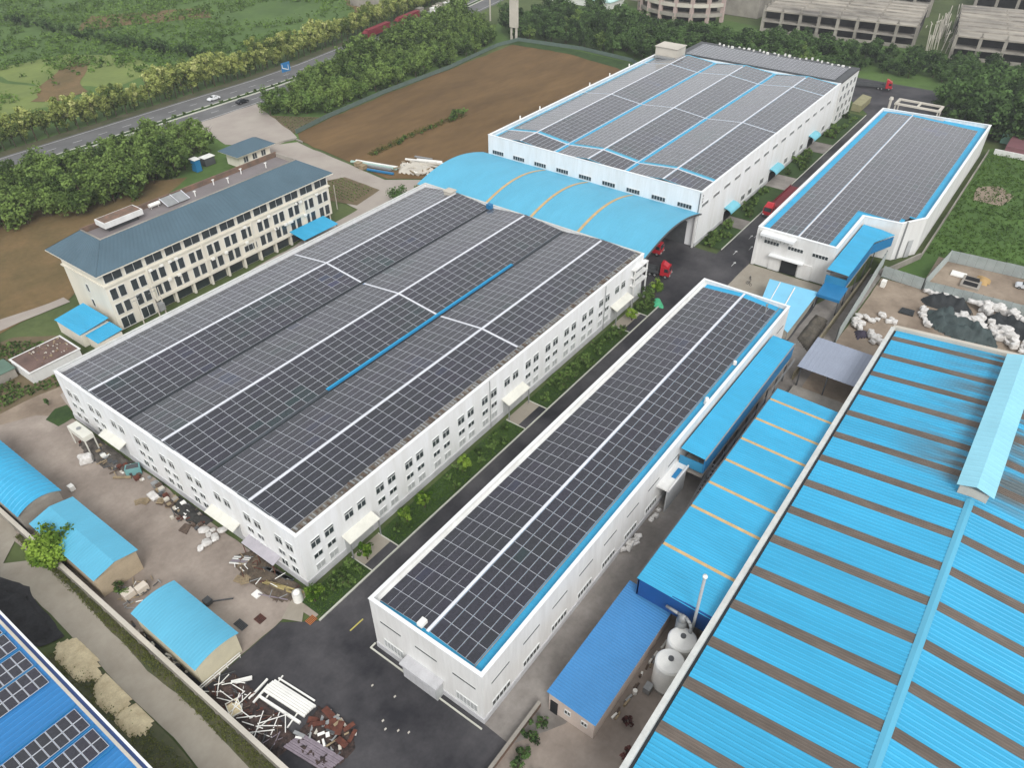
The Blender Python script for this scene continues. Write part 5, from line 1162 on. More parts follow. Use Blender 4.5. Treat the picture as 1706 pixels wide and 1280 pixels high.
# ================================================================== vehicles
def wheel(T, x, y, r=0.5, w_=0.3):
    s_ = 1 if y > 0 else -1
    o = MB().cyl((x, y-w_/2, r), (x, y+w_/2, r), r, n=16).build('wheel', rubber, T, loc=(0, 0, 0)); WL[o] = Vector((0, 0, 0))
    MB().cyl((x, y+s_*w_*0.48, r), (x, y+s_*w_*0.53, r), r*0.55, n=12).build('rim', steel, o, loc=(0, 0, 0))
def truck(label, x, y, rz, L, cabm, bed, bedm, group=None):
    """origin under the front bumper, local +x forward"""
    T = thing('truck', label, 'truck', (x, y, 0), rz or 1e-6); WL[T] = Vector((0, 0, 0))
    def B(mb, n, m, par=T): o = mb.build(n, m, par, loc=(0, 0, 0)); WL[o] = Vector((0, 0, 0)); return o
    cabv = [(-2.2,-1.2,0.7),(0,-1.2,0.7),(0,1.2,0.7),(-2.2,1.2,0.7),(-2.2,-1.2,3.0),(-0.25,-1.15,2.95),(-0.25,1.15,2.95),(-2.2,1.2,3.0),(0,-1.2,1.7),(0,1.2,1.7)]
    cab = B(MB().add(cabv, [(3,2,1,0),(4,5,6,7),(0,1,8,5,4),(2,3,7,6,9),(1,2,9,8),(8,9,6,5),(3,0,4,7)]), 'cab', cabm)
    B(MB().add([(0.01,-1.02,1.78),(0.01,1.02,1.78),(-0.21,0.98,2.8),(-0.21,-0.98,2.8)], [(0,1,2,3)]), 'windscreen', glass, cab)
    B(MB().box(-1.3,-0.45,-1.23,-1.205,1.75,2.6).box(-1.3,-0.45,1.205,1.23,1.75,2.6), 'side_window', glass, cab)
    B(MB().add([(-2.2,-1.0,3.0),(-0.6,-1.0,3.0),(-0.6,1.0,3.0),(-2.2,1.0,3.0),(-2.2,-1.0,3.7),(-1.7,-0.95,3.65),(-1.7,0.95,3.65),(-2.2,1.0,3.7)], [(0,1,5,4),(1,2,6,5),(2,3,7,6),(4,5,6,7),(3,0,4,7)]), 'roof_deflector', cabm, cab)
    B(MB().box(-0.1,0.12,-1.22,1.22,0.35,0.85), 'bumper', steel_d, cab)
    for s_ in (-1, 1): B(MB().box(0.1,0.15,s_*0.95-0.2,s_*0.95+0.2,0.85,1.1), 'headlight', whiteplastic, cab); B(MB().box(-0.35,-0.2,s_*1.38-0.1,s_*1.38+0.1,1.8,2.5), 'mirror', steel_d, cab)
    B(MB().box(-L,-1.5,-0.45,0.45,0.65,0.95), 'chassis', steel_d)
    if bed == 'box': 
        bd = B(MB().box(-L,-2.7,-1.25,1.25,1.0,3.9), 'container', bedm)
        mb = MB()
        for k in range(int((L-3)/0.9)): mb.box(-L+0.3+k*0.9,-L+0.5+k*0.9,-1.28,-1.25,1.1,3.8).box(-L+0.3+k*0.9,-L+0.5+k*0.9,1.25,1.28,1.1,3.8)
        B(mb, 'container_ribs', bedm, bd)
    else:
        bd = B(MB().box(-L,-2.7,-1.25,1.25,1.0,1.25), 'flatbed', bedm)
        B(MB().box(-2.85,-2.7,-1.25,1.25,1.25,2.6), 'headboard', bedm, bd)
        B(MB().box(-L,-2.9,-1.27,-1.2,1.25,1.8).box(-L,-2.9,1.2,1.27,1.25,1.8), 'side_board', bedm, bd)
    for wx in (-0.9, -3.4, -4.6, -L+1.0, -L+2.2, -L+3.4):
        for s_ in (-1, 1): wheel(T, wx, s_*1.05)
    return T
truck('red truck nosing out from under the barrel canopy', 109.5, -1.6, R(-78), 14, redp, 'flat', steel_d)
truck('red truck half hidden deep under the barrel canopy', 118.0, 5.0, R(-84), 12, redp, 'flat', redd)
truck('red flatbed truck parked between the two far solar halls', 152.3, -7.9, R(180), 21, redp, 'flat', redd)
truck('red flatbed truck on the asphalt bend near the dark trees', 281.5, -5.0, R(-74), 17, redp, 'flat', steel_d)
truck('dark red container truck on the public road, nearest of two', 216.5, 206.4, R(190), 20, redd, 'box', redd)
truck('dark red container truck on the public road, farther of two', 241.5, 210.4, R(190), 20, redd, 'box', redd)
def car(label, x, y, rz, paint):
    T = thing('car', label, 'car', (x, y, 0), rz or 1e-6); WL[T] = Vector((0, 0, 0))
    prof = [(-2.3,0.35),(-2.35,0.75),(-2.2,0.98),(-1.5,1.02),(-0.95,1.48),(0.35,1.5),(1.05,1.02),(2.1,0.85),(2.35,0.6),(2.3,0.35)]
    n_ = len(prof); mb = MB(); vs_ = []
    for yy, k in ((-0.92, 1), (0.92, 1)):
        vs_ += [(px_, yy*(0.82 if pz > 1.2 else 1), pz) for px_, pz in prof]
    mb.add(vs_, [tuple(range(n_)), tuple(range(2*n_-1, n_-1, -1))]+[(i, n_+i, n_+(i+1) % n_, (i+1) % n_) for i in range(n_)])
    b = mb.build('body', paint, T, loc=(0, 0, 0)); WL[b] = Vector((0, 0, 0))
    g = MB().add([(0.42,-0.7,1.47),(0.42,0.7,1.47),(1.0,0.82,1.06),(1.0,-0.82,1.06)], [(0,1,2,3)]).add([(-1.0,-0.7,1.45),(-1.0,0.7,1.45),(-1.5,0.82,1.06),(-1.5,-0.82,1.06)], [(3,2,1,0)])
    g.v = [(a+0.02*(1 if a > 0 else -1), b_, c+0.03) for a, b_, c in g.v]; o = g.build('windscreen', glass, b, loc=(0, 0, 0))
    MB().box(-0.9,0.35,-0.86,-0.8,1.06,1.4).box(-0.9,0.35,0.8,0.86,1.06,1.4).build('side_window', glass, b, loc=(0, 0, 0))
    for wx in (-1.45, 1.45):
        for s_ in (-1, 1): wheel(T, wx, s_*0.82, 0.34, 0.22)
car('white car on the far carriageway of the public road', 126, 192.9, R(180), mat('white_car_paint', (232, 234, 236), 0.3, 0.02, 1))
car('black car on the near carriageway of the public road', 130, 181.6, R(2), mat('black_car_paint', (34, 36, 40), 0.3, 0.05, 1))
car('pale car parked in the fenced yard at the right picture edge', 152.6, -69.6, R(95), mat('pale_car_paint', (206, 210, 214), 0.3, 0.02, 1))

# ================================================================== road sign, billboard, poles
sg = thing('road_sign', 'blue direction sign on a post beside the public road', 'sign', (157.5, 189, 0))
MB().cyl((157.5, 189, 0), (157.5, 189, 6.6), 0.14, n=8).build('post', steel, sg)
MB().box(155.4, 159.6, 188.75, 188.85, 3.4, 6.8).build('board', mat('sign_blue', (52, 122, 176), 0.5, 0.06, 0.6), sg)
MB().box(155.75, 156.0, 188.71, 188.745, 4.9, 6.3).beam((155.9, 188.73, 5.0), (158.4, 188.73, 4.0), 0.03, 0.3).box(158.6, 158.8, 188.71, 188.745, 3.8, 5.8).build('white_marking', whiteplastic, sg)
bb = thing('tall_advert_pylon', 'tall white pylon board at the far corner of the brown field', 'sign', (256, 151.5, 0))
MB().box(255.2, 256.8, 149.6, 153.4, 5.5, 17.5).build('board', conc_l, bb); MB().box(255.0, 257.0, 149.4, 153.6, 17.5, 17.9).build('cap', conc_l, bb)
MB().box(255.6, 256.4, 149.8, 150.6, 0, 5.5).build('leg', conc_l, bb); MB().box(255.6, 256.4, 152.4, 153.2, 0, 5.5).build('leg', conc_l, bb)
fl = thing('flag_sign', 'light blue roadside sign with red end on a pale pole above the thicket', 'sign', (278, 182, 0))
MB().cyl((278, 182, 0), (278, 182, 11), 0.35, n=8).build('pole', conc_l, fl)
MB().add([(276.5, 184.4, 9.5), (279.5, 178.0, 10.0), (279.8, 178.0, 13.2), (276.8, 184.4, 12.0), (276.8, 184.5, 9.5), (279.8, 178.1, 10.0), (280.1, 178.1, 13.2), (277.1, 184.5, 12.0)], [(0, 1, 2, 3), (7, 6, 5, 4), (0, 4, 5, 1), (3, 2, 6, 7)]).build('panel', mat('sky_sign', (140, 200, 226), 0.5, 0.05, 0.5), fl)
MB().box(275.4, 276.6, 184.3, 186.6, 9.4, 11.9).build('red_end', mat('sign_red', (196, 84, 78), 0.5, 0.05, 0.5), fl)
def pole(x, y, h, label, arms=True):
    T = thing('power_pole', label, 'pole', (x, y, 0), group='poles by the office')
    MB().cyl((x, y, 0), (x, y, h), 0.16, 0.10, n=8).build('shaft', conc_l, T)
    if arms: MB().beam((x-1.0, y, h-0.4), (x+1.0, y, h-0.4), 0.1).beam((x-0.8, y, h-1.2), (x+0.8, y, h-1.2), 0.1).build('crossarm', steel, T)
pole(24.0, 77.5, 9.2, 'pale power pole in front of the office left end, leftmost of three'); pole(27.5, 77.0, 9.6, 'pale power pole in front of the office left end, middle of three'); pole(29.2, 77.5, 8.6, 'pale power pole in front of the office left end, rightmost of three', False)
pole(89.0, 88.5, 7.0, 'thin pale lamp pole by the vegetable plot behind the office', False)
tr = thing('transformer', 'grey transformer cluster on the poles before the office', 'transformer', (28.6, 77.4, 0))
MB().box(27.9, 29.2, 76.8, 78.0, 3.4, 5.0).build('case', steel, tr); MB().beam((27.4, 77.2, 3.3), (29.4, 77.2, 3.3), 0.2).build('bracket', steel_d, tr)
# green mesh fence along the brown field
gf = thing('mesh_fence', 'low grey-green mesh fence along the brown field below the thicket', 'fence', (190, 146, 0))
fp = [(120.5, 141.5), (137, 144.2), (168, 146.8), (205, 147), (243, 151.2), (256, 149), (260, 118), (257, 92), (240, 68)]
m_mesh = mat('mesh_green', (96, 112, 104), 0.8, 0.1, 0.6)
for a, b in zip(fp[:-1], fp[1:]):
    a = Vector((*a, 0)); b = Vector((*b, 0)); n_ = int((b-a).length/3.4)
    for i in range(n_):
        p, q = a.lerp(b, i/n_), a.lerp(b, (i+1)/n_); MB().beam((p.x, p.y, 0.8), (q.x, q.y, 0.8), 0.03, 1.5).build('mesh_panel', m_mesh, gf); MB().box(p.x-0.06, p.x+0.06, p.y-0.06, p.y+0.06, 0, 1.75).build('post', m_mesh, gf)
o = kerb_run('yard_kerb', [(108.5, 141.2), (117, 138), (116.6, 134)], 0.3, 0.5, conc)

# ================================================================== far concrete shells
def shell(label, p0, p1, depth, h, floors, bays, x_extra=0):
    a = Vector((*p0, 0)); b = Vector((*p1, 0)); d = (b-a).normalized(); nn = Vector((-d.y, d.x, 0))
    if nn.x < 0: nn = -nn
    T = thing('concrete_shell', label, 'building', (*p0, 0)); L = (b-a).length; fh = h/floors
    for k in range(floors+1):
        z = k*fh; q = [a-nn*0.8, b-nn*0.8, b+nn*depth, a+nn*depth]
        MB().prism([(v.x, v.y) for v in q][::1], z-0.55, z).build('floor_slab', m_slab if k == floors else conc, T)
    q = [a+nn*5, b+nn*5, b+nn*(depth-1), a+nn*(depth-1)]
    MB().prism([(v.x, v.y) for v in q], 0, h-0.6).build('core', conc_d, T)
    for i in range(bays+1):
        p = a+d*(L*i/bays); MB().prism([(p.x-0.7, p.y-0.6), (p.x+0.7, p.y-0.6), (p.x+0.7, p.y+0.6), (p.x-0.7, p.y+0.6)], 0, h+0.0).build('column', conc, T)
        MB().box(p.x-0.3, p.x+0.3, p.y-0.3, p.y+0.3, h, h+1.6).build('starter_column', conc, T)
        if i < bays:
            m_ = a+d*(L*(i+0.5)/bays)
            for k in range(floors-1): MB().beam(tuple(p-nn*0.6+Vector((0, 0, k*fh+0.7))), tuple(p+d*(L/bays)-nn*0.6+Vector((0, 0, k*fh+0.7))), 0.2, 1.2).build('parapet_panel', conc, T)
    for j in range(1, 7):
        for i in range(0, bays+1, 2):
            p = a+d*(L*i/bays)+nn*(depth*j/7); MB().box(p.x-0.35, p.x+0.35, p.y-0.35, p.y+0.35, h, h+1.2).build('starter_column', conc, T)
        p, q_ = a+nn*(depth*j/7), b+nn*(depth*j/7); MB().beam((p.x, p.y, h+0.25), (q_.x, q_.y, h+0.25), 0.8, 0.5).build('roof_beam', conc, T)
    return T
shell('unfinished grey concrete building shell behind the tree belt, middle of three', (336.6, 68), (345.5, 3.5), 46, 9.0, 2, 8)
shell('unfinished grey concrete building shell at the top right corner', (339.0, -13), (356, -112), 60, 9.0, 2, 11)
shell('second row of unfinished concrete shells far behind, at the top edge', (398, 80), (408, 12), 50, 11, 2, 9)
shell('unfinished concrete shell far behind the top right corner', (414, -6), (430, -110), 50, 11, 2, 12)
# gap with scaffold poles between the shells
sc_ = thing('scaffold', 'tangle of pale scaffold poles in the gap between the concrete shells', 'scaffold', (352, -4, 0))
for i in range(46):
    x, y = 342+rnd.uniform(0, 60), -4.5+rnd.uniform(-6, 6); MB().beam((x, y, 0), (x+rnd.uniform(-1, 1), y+rnd.uniform(-1, 1), rnd.uniform(5, 11)), 0.28).build('pole', conc_l, sc_)
for i in range(16):
    x, y, z = 342+rnd.uniform(0, 50), -4.5+rnd.uniform(-6, 6), rnd.uniform(2, 9); MB().beam((x, y, z), (x+rnd.uniform(4, 9), y+rnd.uniform(-2, 2), z), 0.2).build('ledger', conc_l, sc_)
# curved corner block
cb = thing('curved_concrete_shell', 'curved unfinished concrete building with open storeys at the top centre right', 'building', (350, 112, 0))
def arcp(a, r_): return (352-r_*math.cos(a), 112+r_*math.sin(a))
angs = frange(R(-62), R(62), 14)
for k, z in enumerate((4.2, 8.4, 12.6)):
    q = [arcp(a, 26) for a in angs]+[arcp(a, 12) for a in reversed(angs)]; MB().prism(q[::-1], z-1.5, z).build('floor_band', conc_l if k % 2 else conc, cb)
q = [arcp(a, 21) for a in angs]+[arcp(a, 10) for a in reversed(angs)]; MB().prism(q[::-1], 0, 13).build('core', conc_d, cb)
for a in angs[::2]: p = arcp(a, 25.2); MB().box(p[0]-0.8, p[0]+0.8, p[1]-0.8, p[1]+0.8, 0, 15).build('column', mat('pinkish_concrete', (186, 166, 160), 0.9, 0.08, 0.3), cb)
MB().box(356, 380, 78, 150, 0, 15.5).build('rear_block', conc, cb)
o = MB().box(331, 345, 146, 192, 0, 3.2, 0).box(330.5, 345.5, 145.5, 192.5, 3.2, 3.6, 1).build('pale_cyan_hall', [white2, mat('cyan_white', (198, 232, 230), 0.5, 0.06, 0.1)]); setp(o, 'low hall with very pale cyan roof at the top centre behind the trees', 'building')
o = MB().box(262, 300, 236, 262, 0, 9, 0).box(264, 298, 235.9, 236, 1, 8.5, 1).build('distant_block', [conc, glass]); setp(o, 'distant grey building at the top edge left of the pylon board', 'building')
for i in range(8):
    x, y = 268+i*4.5, 218+rnd.uniform(-6, 4); o = MB().box(x, x+3.4, y, y+2.6, 0, 2.4).box(x-0.2, x+3.6, y-0.2, y+2.8, 2.4, 2.55).build('roadside_stall', rnd.choice((whiteplastic, conc_l, conc))); setp(o, 'pale stall among the clutter beside the road at the top edge', 'stall', 'pale stalls by the far road')
o = MB().box(236, 262, -62, -50.5, 0, 3.0, 0).build('red_roofed_shed', [mat('maroon_sheet', (122, 84, 88), 0.7, 0.1, 0.3)]); setp(o, 'low maroon roofed shed at the right picture edge beyond the meadow', 'shed')
MB().box(243, 262.3, -74, -58, 3.0, 3.1).build('red_roof', mat('bright_red_sheet', (208, 40, 54), 0.6, 0.08, 0.3), o)
MB().box(235.4, 236.0, -75, -48, 0, 1.6).build('front_wall', white2, o)
o = MB().box(247, 258, -58.5, -47.8, 0, 3.6, 0).build('green_shed', [mat('green_sheet', (132, 176, 160), 0.7, 0.06, 0.4)]); setp(o, 'pale green shed behind the maroon shed at the right picture edge', 'shed')
o = MB().add([(250, -3, 0), (262, -3, 0), (262, 0.2, 0), (250, 0.2, 0), (250, -3, 2.2), (262, -3, 2.2), (262, 0.2, 2.6), (250, 0.2, 2.6)], [(4, 5, 6, 7), (0, 1, 5, 4), (1, 2, 6, 5), (3, 0, 4, 7)]).build('bike_shelter', mat('olive_sheet', (146, 142, 110), 0.7, 0.12, 0.5)); setp(o, 'low olive roofed shelter at the far corner of the tall hall', 'shelter')
# ================================================================== bags, heaps, scrap
def bag_mesh(seed, sx, sy, sz, m, ex=0.55):
    r = random.Random(seed); mb = MB(); nu, nv = 18, 11
    def f(u, v):
        cu, su, cv, sv = math.cos(u), math.sin(u), math.cos(v), math.sin(v); P_ = lambda t_, e_: math.copysign(abs(t_)**e_, t_)
        p = Vector((P_(cu, ex)*P_(cv, ex)*sx, P_(su, ex)*P_(cv, ex)*sy, P_(sv, ex)*sz)); q = noise.noise(p*2.0+Vector((seed, 0, 0)))*0.34+noise.noise(p*6.0+Vector((0, seed, 0)))*0.13+1
        return (p.x*q, p.y*q, max(-sz*0.9, p.z*q)+sz*0.9)
    mb.grid(frange(0, 2*math.pi, nu), frange(-math.pi/2, math.pi/2, nv), f)
    me = mb.mesh('bag', m); me.polygons.foreach_set('use_smooth', [True]*len(me.polygons)); return me
BAGS = [bag_mesh(i, 0.66, 0.58, 0.46, bagwhite, 0.38) for i in range(9)]
ROUND = [bag_mesh(20+i, 0.62, 0.62, 0.3, bagwhite, 0.9) for i in range(4)]
def bag(ms, x, y, z, label, group, s=1.0, name='bulk_bag'):
    o = link(name, rnd.choice(ms), None, (x, y, z)); o.scale = (s*rnd.uniform(.6, 1.25), s*rnd.uniform(.6, 1.25), s*rnd.uniform(.5, 1.15)); o.rotation_euler = (rnd.uniform(-.1, .1), rnd.uniform(-.1, .1), rnd.uniform(0, 6.28)); return setp(o, label, 'bag', group)
for (x, y) in ((-2.5, 21.3), (-1.7, 20.2), (-0.9, 18.9), (-2.7, 19.9), (-2.4, 18.5), (-3.8, 18.7), (-5.0, 18.6)): bag(ROUND, x, y, 0, 'round topped white bulk bag in the cluster below the second awning', 'round white bags below the second awning', 1.15)
def bagline(pts, n, wd, label, group, s=1.0, zmax=0.0):
    for i in range(n):
        f_ = i/max(1, n-1)*(len(pts)-1); k = min(int(f_), len(pts)-2); a, b = Vector(pts[k]), Vector(pts[k+1]); p = a.lerp(b, f_-k); bag(BAGS, p.x+rnd.uniform(-wd, wd), p.y+rnd.uniform(-wd, wd), rnd.uniform(0, zmax), label, group, s)
bagline([(137.3, -51.7), (138.0, -57.6)], 9, 0.3, 'white bulk bag in the row between the dark tarpaulin and the fence', 'bags behind the dark tarpaulin', 0.9, 0.4)
bagline([(136, -61.6), (136.6, -64.7), (137.6, -68), (136.4, -71.2), (135, -76)], 40, 1.5, 'white bulk bag in the long heap behind the second dark tarpaulin', 'bags of the long white heap', 1.35, 1.1)
bagline([(131, -61), (129.5, -64.5), (128.2, -67.6), (127.6, -70), (126, -72.8), (125, -76)], 52, 2.0, 'white bulk bag in the heap between the grey-green and dark tarpaulins', 'bags between the tarpaulins', 1.35, 1.3)
bagline([(129.5, -52.8), (125.4, -53.6), (123, -55.5)], 8, 0.4, 'white bulk bag at the near end of the tarpaulin heap', 'bags at the near end of the tarpaulins', 1.0, 0.4)
bagline([(118.5, -43.2), (115.3, -43.0), (113, -43.5)], 12, 1.0, 'white bulk bag leaning on the tall corrugated fence', 'bags against the tall fence', 1.1, 0.5)
bagline([(121.3, -46.8), (120.6, -49.2), (118.5, -45)], 7, 1.0, 'white bulk bag in the middle of the littered yard', 'bags in the middle of the yard', 1.0, 0.1)
bagline([(113, -46.2), (111, -48.4), (110.2, -48.0)], 14, 1.0, 'white bulk bag by the corner of the ribbed roof', 'bags by the corner of the ribbed roof', 1.0, 0.6)
bagline([(36.3, -33.9), (32.6, -33.6)], 7, 0.35, 'crumpled white bag in the alley beside the long hall', 'white bags in the alley', 0.9, 0.3)
bagline([(42.5, -34.0), (40.8, -34.2)], 4, 0.5, 'crumpled pale bag near the alley porch', 'pale bags near the alley porch', 0.6, 0.1)
bag(BAGS, -5.0, 50.8, 0, 'single large white bag standing alone in the yard', None, 1.7)
def mound(name, label, P, h, m, kind=None, res=0.45, rough=0.25, seed=1, cat='heap', ex=0.6):
    x0, x1 = min(p[0] for p in P), max(p[0] for p in P); y0, y1 = min(p[1] for p in P), max(p[1] for p in P)
    nx, ny = int((x1-x0)/res)+1, int((y1-y0)/res)+1; mb = MB(); idx = {}
    def dist(x, y):
        d_ = 1e9
        for i in range(len(P)):
            a, b = Vector(P[i]), Vector(P[(i+1) % len(P)]); ab = b-a; t_ = max(0, min(1, (Vector((x, y))-a).dot(ab)/ab.length_squared)); d_ = min(d_, (a+ab*t_-Vector((x, y))).length)
        return d_
    for i in range(nx+1):
        for j in range(ny+1):
            x, y = x0+i*res, y0+j*res
            if inpoly(x, y, P):
                d_ = dist(x, y); z = max(-0.04, h*min(1, d_/(h*1.1))**ex*(1+rough*noise.noise(Vector((x*0.7, y*0.7, seed))))+rough*0.35*noise.noise(Vector((x*2.3, y*2.3, seed)))-0.05)
            else:
                if dist(x, y) > res*0.8: continue
                z = -0.08
            idx[(i, j)] = len(mb.v); mb.v.append((x, y, z))
    for i in range(nx):
        for j in range(ny):
            k = [(i, j), (i+1, j), (i+1, j+1), (i, j+1)]
            if all(q in idx for q in k): mb.f.append(tuple(idx[q] for q in k)); mb.m.append(0)
    o = smooth(mb.build(name, m)); return setp(o, label, cat, kind=kind)
mound('tarpaulin_heap', 'heap under a dark tarpaulin against the fence of the littered yard', [(133.6, -51.4), (137.0, -53.0), (137.2, -60.4), (133.6, -62.2), (132.4, -58), (131.8, -53)], 2.3, tarp, rough=0.9)
mound('tarpaulin_heap', 'long heap under a grey-green tarpaulin beside the ribbed roof', [(129.4, -53.4), (132.6, -59.6), (128.8, -61.0), (127.4, -67.4), (123.2, -68.8), (121.6, -61), (123.8, -55)], 2.2, tarpg, seed=2, rough=0.9)
mound('tarpaulin_heap', 'heap under a dark tarpaulin at the right picture edge', [(132.6, -63), (136.0, -65.8), (135.6, -70), (132.5, -76), (128.6, -74), (130, -66.2)], 2.0, tarp, seed=3, rough=0.9)
mound('tarpaulin_heap', 'small heap under a purple-black sheet by the tall corrugated fence', [(112.4, -43.4), (114.0, -45.4), (111.6, -46.4), (109.6, -44.6)], 1.0, mat('purple_tarp', (66, 60, 74), 0.7, 0.15, 0.6), seed=4)
mound('chip_heap', 'pale heap of wood chips beside the path, nearest to the black slag', [(-24.7, 19.6), (-24.4, 14.2), (-26.0, 10.4), (-28.0, 13.2), (-28.0, 18.6), (-26.6, 20.6)], 0.55, m_chip, seed=5, rough=0.5)
mound('chip_heap', 'pale heap of wood chips in the middle beside the path', [(-25.0, 11.2), (-25.0, 5.0), (-27.6, 4.6), (-28.2, 8.0), (-27.2, 10.8)], 0.5, m_chip, seed=6, rough=0.5)
mound('chip_heap', 'pale round heap of wood chips farthest along the path, near the bottom', [(-25.2, 4.2), (-25.2, 0.4), (-26.8, -0.6), (-28.2, 1.0), (-28.0, 4.4), (-26.6, 5.0)], 0.55, m_chip, seed=7, rough=0.5)
mound('slag_bank', 'bank of black slag between the path and the solar roof', [(-29.3, 42), (-27.2, 38), (-25.2, 32), (-25.9, 22.4), (-28.0, 23), (-29.4, 25)], 0.6, m_black, seed=8, rough=0.7)
mound('sand_heap', 'orange sand heap in the small fenced yard', [(152.5, -59.6), (152, -62.6), (148.8, -62.2), (148.6, -60)], 0.9, mat('orange_sand', (176, 146, 100), 0.95, 0.12, 0.5), seed=9)
mound('rubble_heap', 'pale rubble heap beside the barrel canopy', [(122, 96), (126, 92), (125, 84), (119, 86), (117, 92)], 0.8, conc_l, seed=10, rough=0.8)
mound('net_heap', 'heap of bright green netting on the kerb near the red truck', [(96.8, -6.6), (99.4, -4.6), (99.6, -3.4), (97.4, -3.0), (96.0, -4.8)], 0.7, mat('green_net', (86, 190, 140), 0.8, 0.12, 1.0, bump=0.5), seed=11, rough=0.6)
mound('dirt_heap', 'dark earth and litter bank between the canopy edge and the fence', [(103, -34.4), (114, -34.6), (113, -37.6), (99, -38)], 0.7, mat('litter_earth', (104, 98, 88), 0.95, 0.25, 0.8, rgb2=(72, 68, 62), fine=4), seed=12, rough=0.8)
for i in range(110):
    y = rnd.uniform(22.5, 57); x = -0.9-abs(rnd.gauss(0, 1.1)); s_ = rnd.uniform(0.25, 0.8)
    if 44.4 < y < 51.2 and x > -1.7: x -= 1.2
    o = MB().prism([(x-s_*0.6, y-s_*0.5), (x+s_*0.5, y-s_*0.6), (x+s_*0.6, y+s_*0.4), (x-s_*0.5, y+s_*0.5)], 0, s_*rnd.uniform(0.5, 1.2)).build('junk_box', rnd.choice((wood, wood_d, steel, steel_d, conc_l, rust, whiteplastic, conc))); setp(o, 'odd box in the junk lining the left wall of the big solar hall', 'junk', 'junk boxes along the left wall')
# small fenced yard contents
o = MB().box(149.0, 151.4, -57.4, -54.2, 0.05, 0.35).build('board_stack', whiteplastic); setp(o, 'cream board stack lying in the small fenced yard', 'boards')
o = MB().box(145.0, 150.4, -61.0, -57.0, 0, 0.5).build('pit_frame', conc); setp(o, 'concrete frame with two black pits in the small fenced yard', 'pit')
for x0 in (145.5, 148.1): MB().box(x0, x0+2.0, -60.5, -57.5, 0.5, 0.53).build('pit_opening', rubber, o)
o = MB().box(134.0, 135.4, -43.4, -42.4, 0, 1.5).build('white_cabinet', whiteplastic); setp(o, 'white cabinet standing by the tall corrugated fence', 'cabinet')
o = MB().prism([(125.2, -48.8), (127.6, -49.0), (127.8, -51.6), (125.4, -51.8)], 0, 0.3).build('pond_liner', tarp); setp(o, 'dark lined basin in the littered yard near the tarpaulin heap', 'basin')
# yard of hall A: hopper, box, pallets, planks
hp = thing('hopper', 'cream hopper on legs at the far left corner of the big solar hall', 'hopper', (-2.8, 54.3, 0))
MB().add([(-3.7, 51.7, 3.0), (-1.9, 51.7, 3.0), (-1.9, 56.9, 3.0), (-3.7, 56.9, 3.0), (-3.7, 51.7, 4.0), (-1.9, 51.7, 4.0), (-1.9, 56.9, 4.0), (-3.7, 56.9, 4.0), (-3.0, 52.8, 2.2), (-2.5, 52.8, 2.2), (-2.5, 55.8, 2.2), (-3.0, 55.8, 2.2)], [(4, 5, 6, 7), (0, 1, 5, 4), (1, 2, 6, 5), (2, 3, 7, 6), (3, 0, 4, 7), (1, 0, 8, 9), (2, 1, 9, 10), (3, 2, 10, 11), (0, 3, 11, 8), (8, 11, 10, 9)]).build('bin', canopy_cream, hp)
for (x, y) in ((-3.6, 51.8), (-2.0, 51.8), (-2.0, 56.8), (-3.6, 56.8)): MB().box(x-0.09, x+0.09, y-0.09, y+0.09, 0, 3.0).build('leg', canopy_cream, hp)
MB().cyl((-2.8, 54.6, 4.0), (-2.8, 54.6, 4.15), 0.4, n=10).build('hatch', steel, hp)
o = MB().prism([(-3.0, 41.8), (-1.0, 40.4), (-0.4, 41.6), (-2.2, 42.9)], 0, 1.5).build('teal_bin', mat('teal_paint', (112, 160, 160), 0.6, 0.1, 0.6)); setp(o, 'faded teal metal bin by the wall of the solar hall', 'bin')
MB().prism([(-2.8, 41.8), (-1.1, 40.6), (-0.6, 41.6), (-2.1, 42.6)], 1.5, 1.53).build('inside', steel_d, o)
o = MB().box(-2.2, -0.9, 33.0, 34.4, 0, 0.9).build('cream_sack', bagwhite); o.data = BAGS[0]; o.location = (-3.0, 33.9, 0); o.scale = (1, 1.6, 0.8); setp(o, 'cream sack lying on pallets beside the wall of the solar hall', 'sack')
def pallet(x, y, z, rz, label, group, m=wood, nm='pallet', s=1.0):
    T = thing(nm, label, 'pallet', (x, y, z), rz or 1e-6, group=group); WL[T] = Vector((0, 0, 0))
    for k in range(6): o = MB().box(-0.6*s, 0.6*s, (-0.6+k*0.21)*s, (-0.6+k*0.21+0.13)*s, 0.12, 0.15).build('board', m, T, loc=(0, 0, 0))
    for k in (-0.5, 0, 0.42): MB().box((k-0.05)*s, (k+0.09)*s, -0.6*s, 0.58*s, 0.0, 0.12).build('bearer', m, T, loc=(0, 0, 0))
for i, (x, y) in enumerate(((-5.2, 35.0), (-4.4, 34.2), (-2.6, 30.3), (-2.0, 29.2), (-1.5, 30.6), (-2.9, 32.0), (-1.2, 28.0))):
    for k in range(1+i % 3): pallet(x+rnd.uniform(-.1, .1), y+rnd.uniform(-.1, .1), k*0.16, rnd.uniform(0, 1.5), 'wooden pallet stacked along the wall between the two awnings', 'pallets between the awnings', rnd.choice((wood, wood_d)))
for i, (x, y) in enumerate(((-5.2, 9.4), (-4.6, 8.6), (-5.0, 8.2))): pallet(x, y, 0.16*i, rnd.uniform(0, 1), 'wooden pallet lying near the near corner of the solar hall', 'pallets near the hall corner', wood)
def plank(x, y, L, a, w_, h_, m, label, group, z=0.1, tilt=0.0, nm='plank', cat='plank'):
    c, s_ = math.cos(a), math.sin(a); o = MB().beam((-L/2*c, -L/2*s_, -tilt), (L/2*c, L/2*s_, tilt), w_, h_).mesh(nm, m); o = link(nm, o, None, (x, y, z+h_/2+abs(tilt))); return setp(o, label, cat, group)
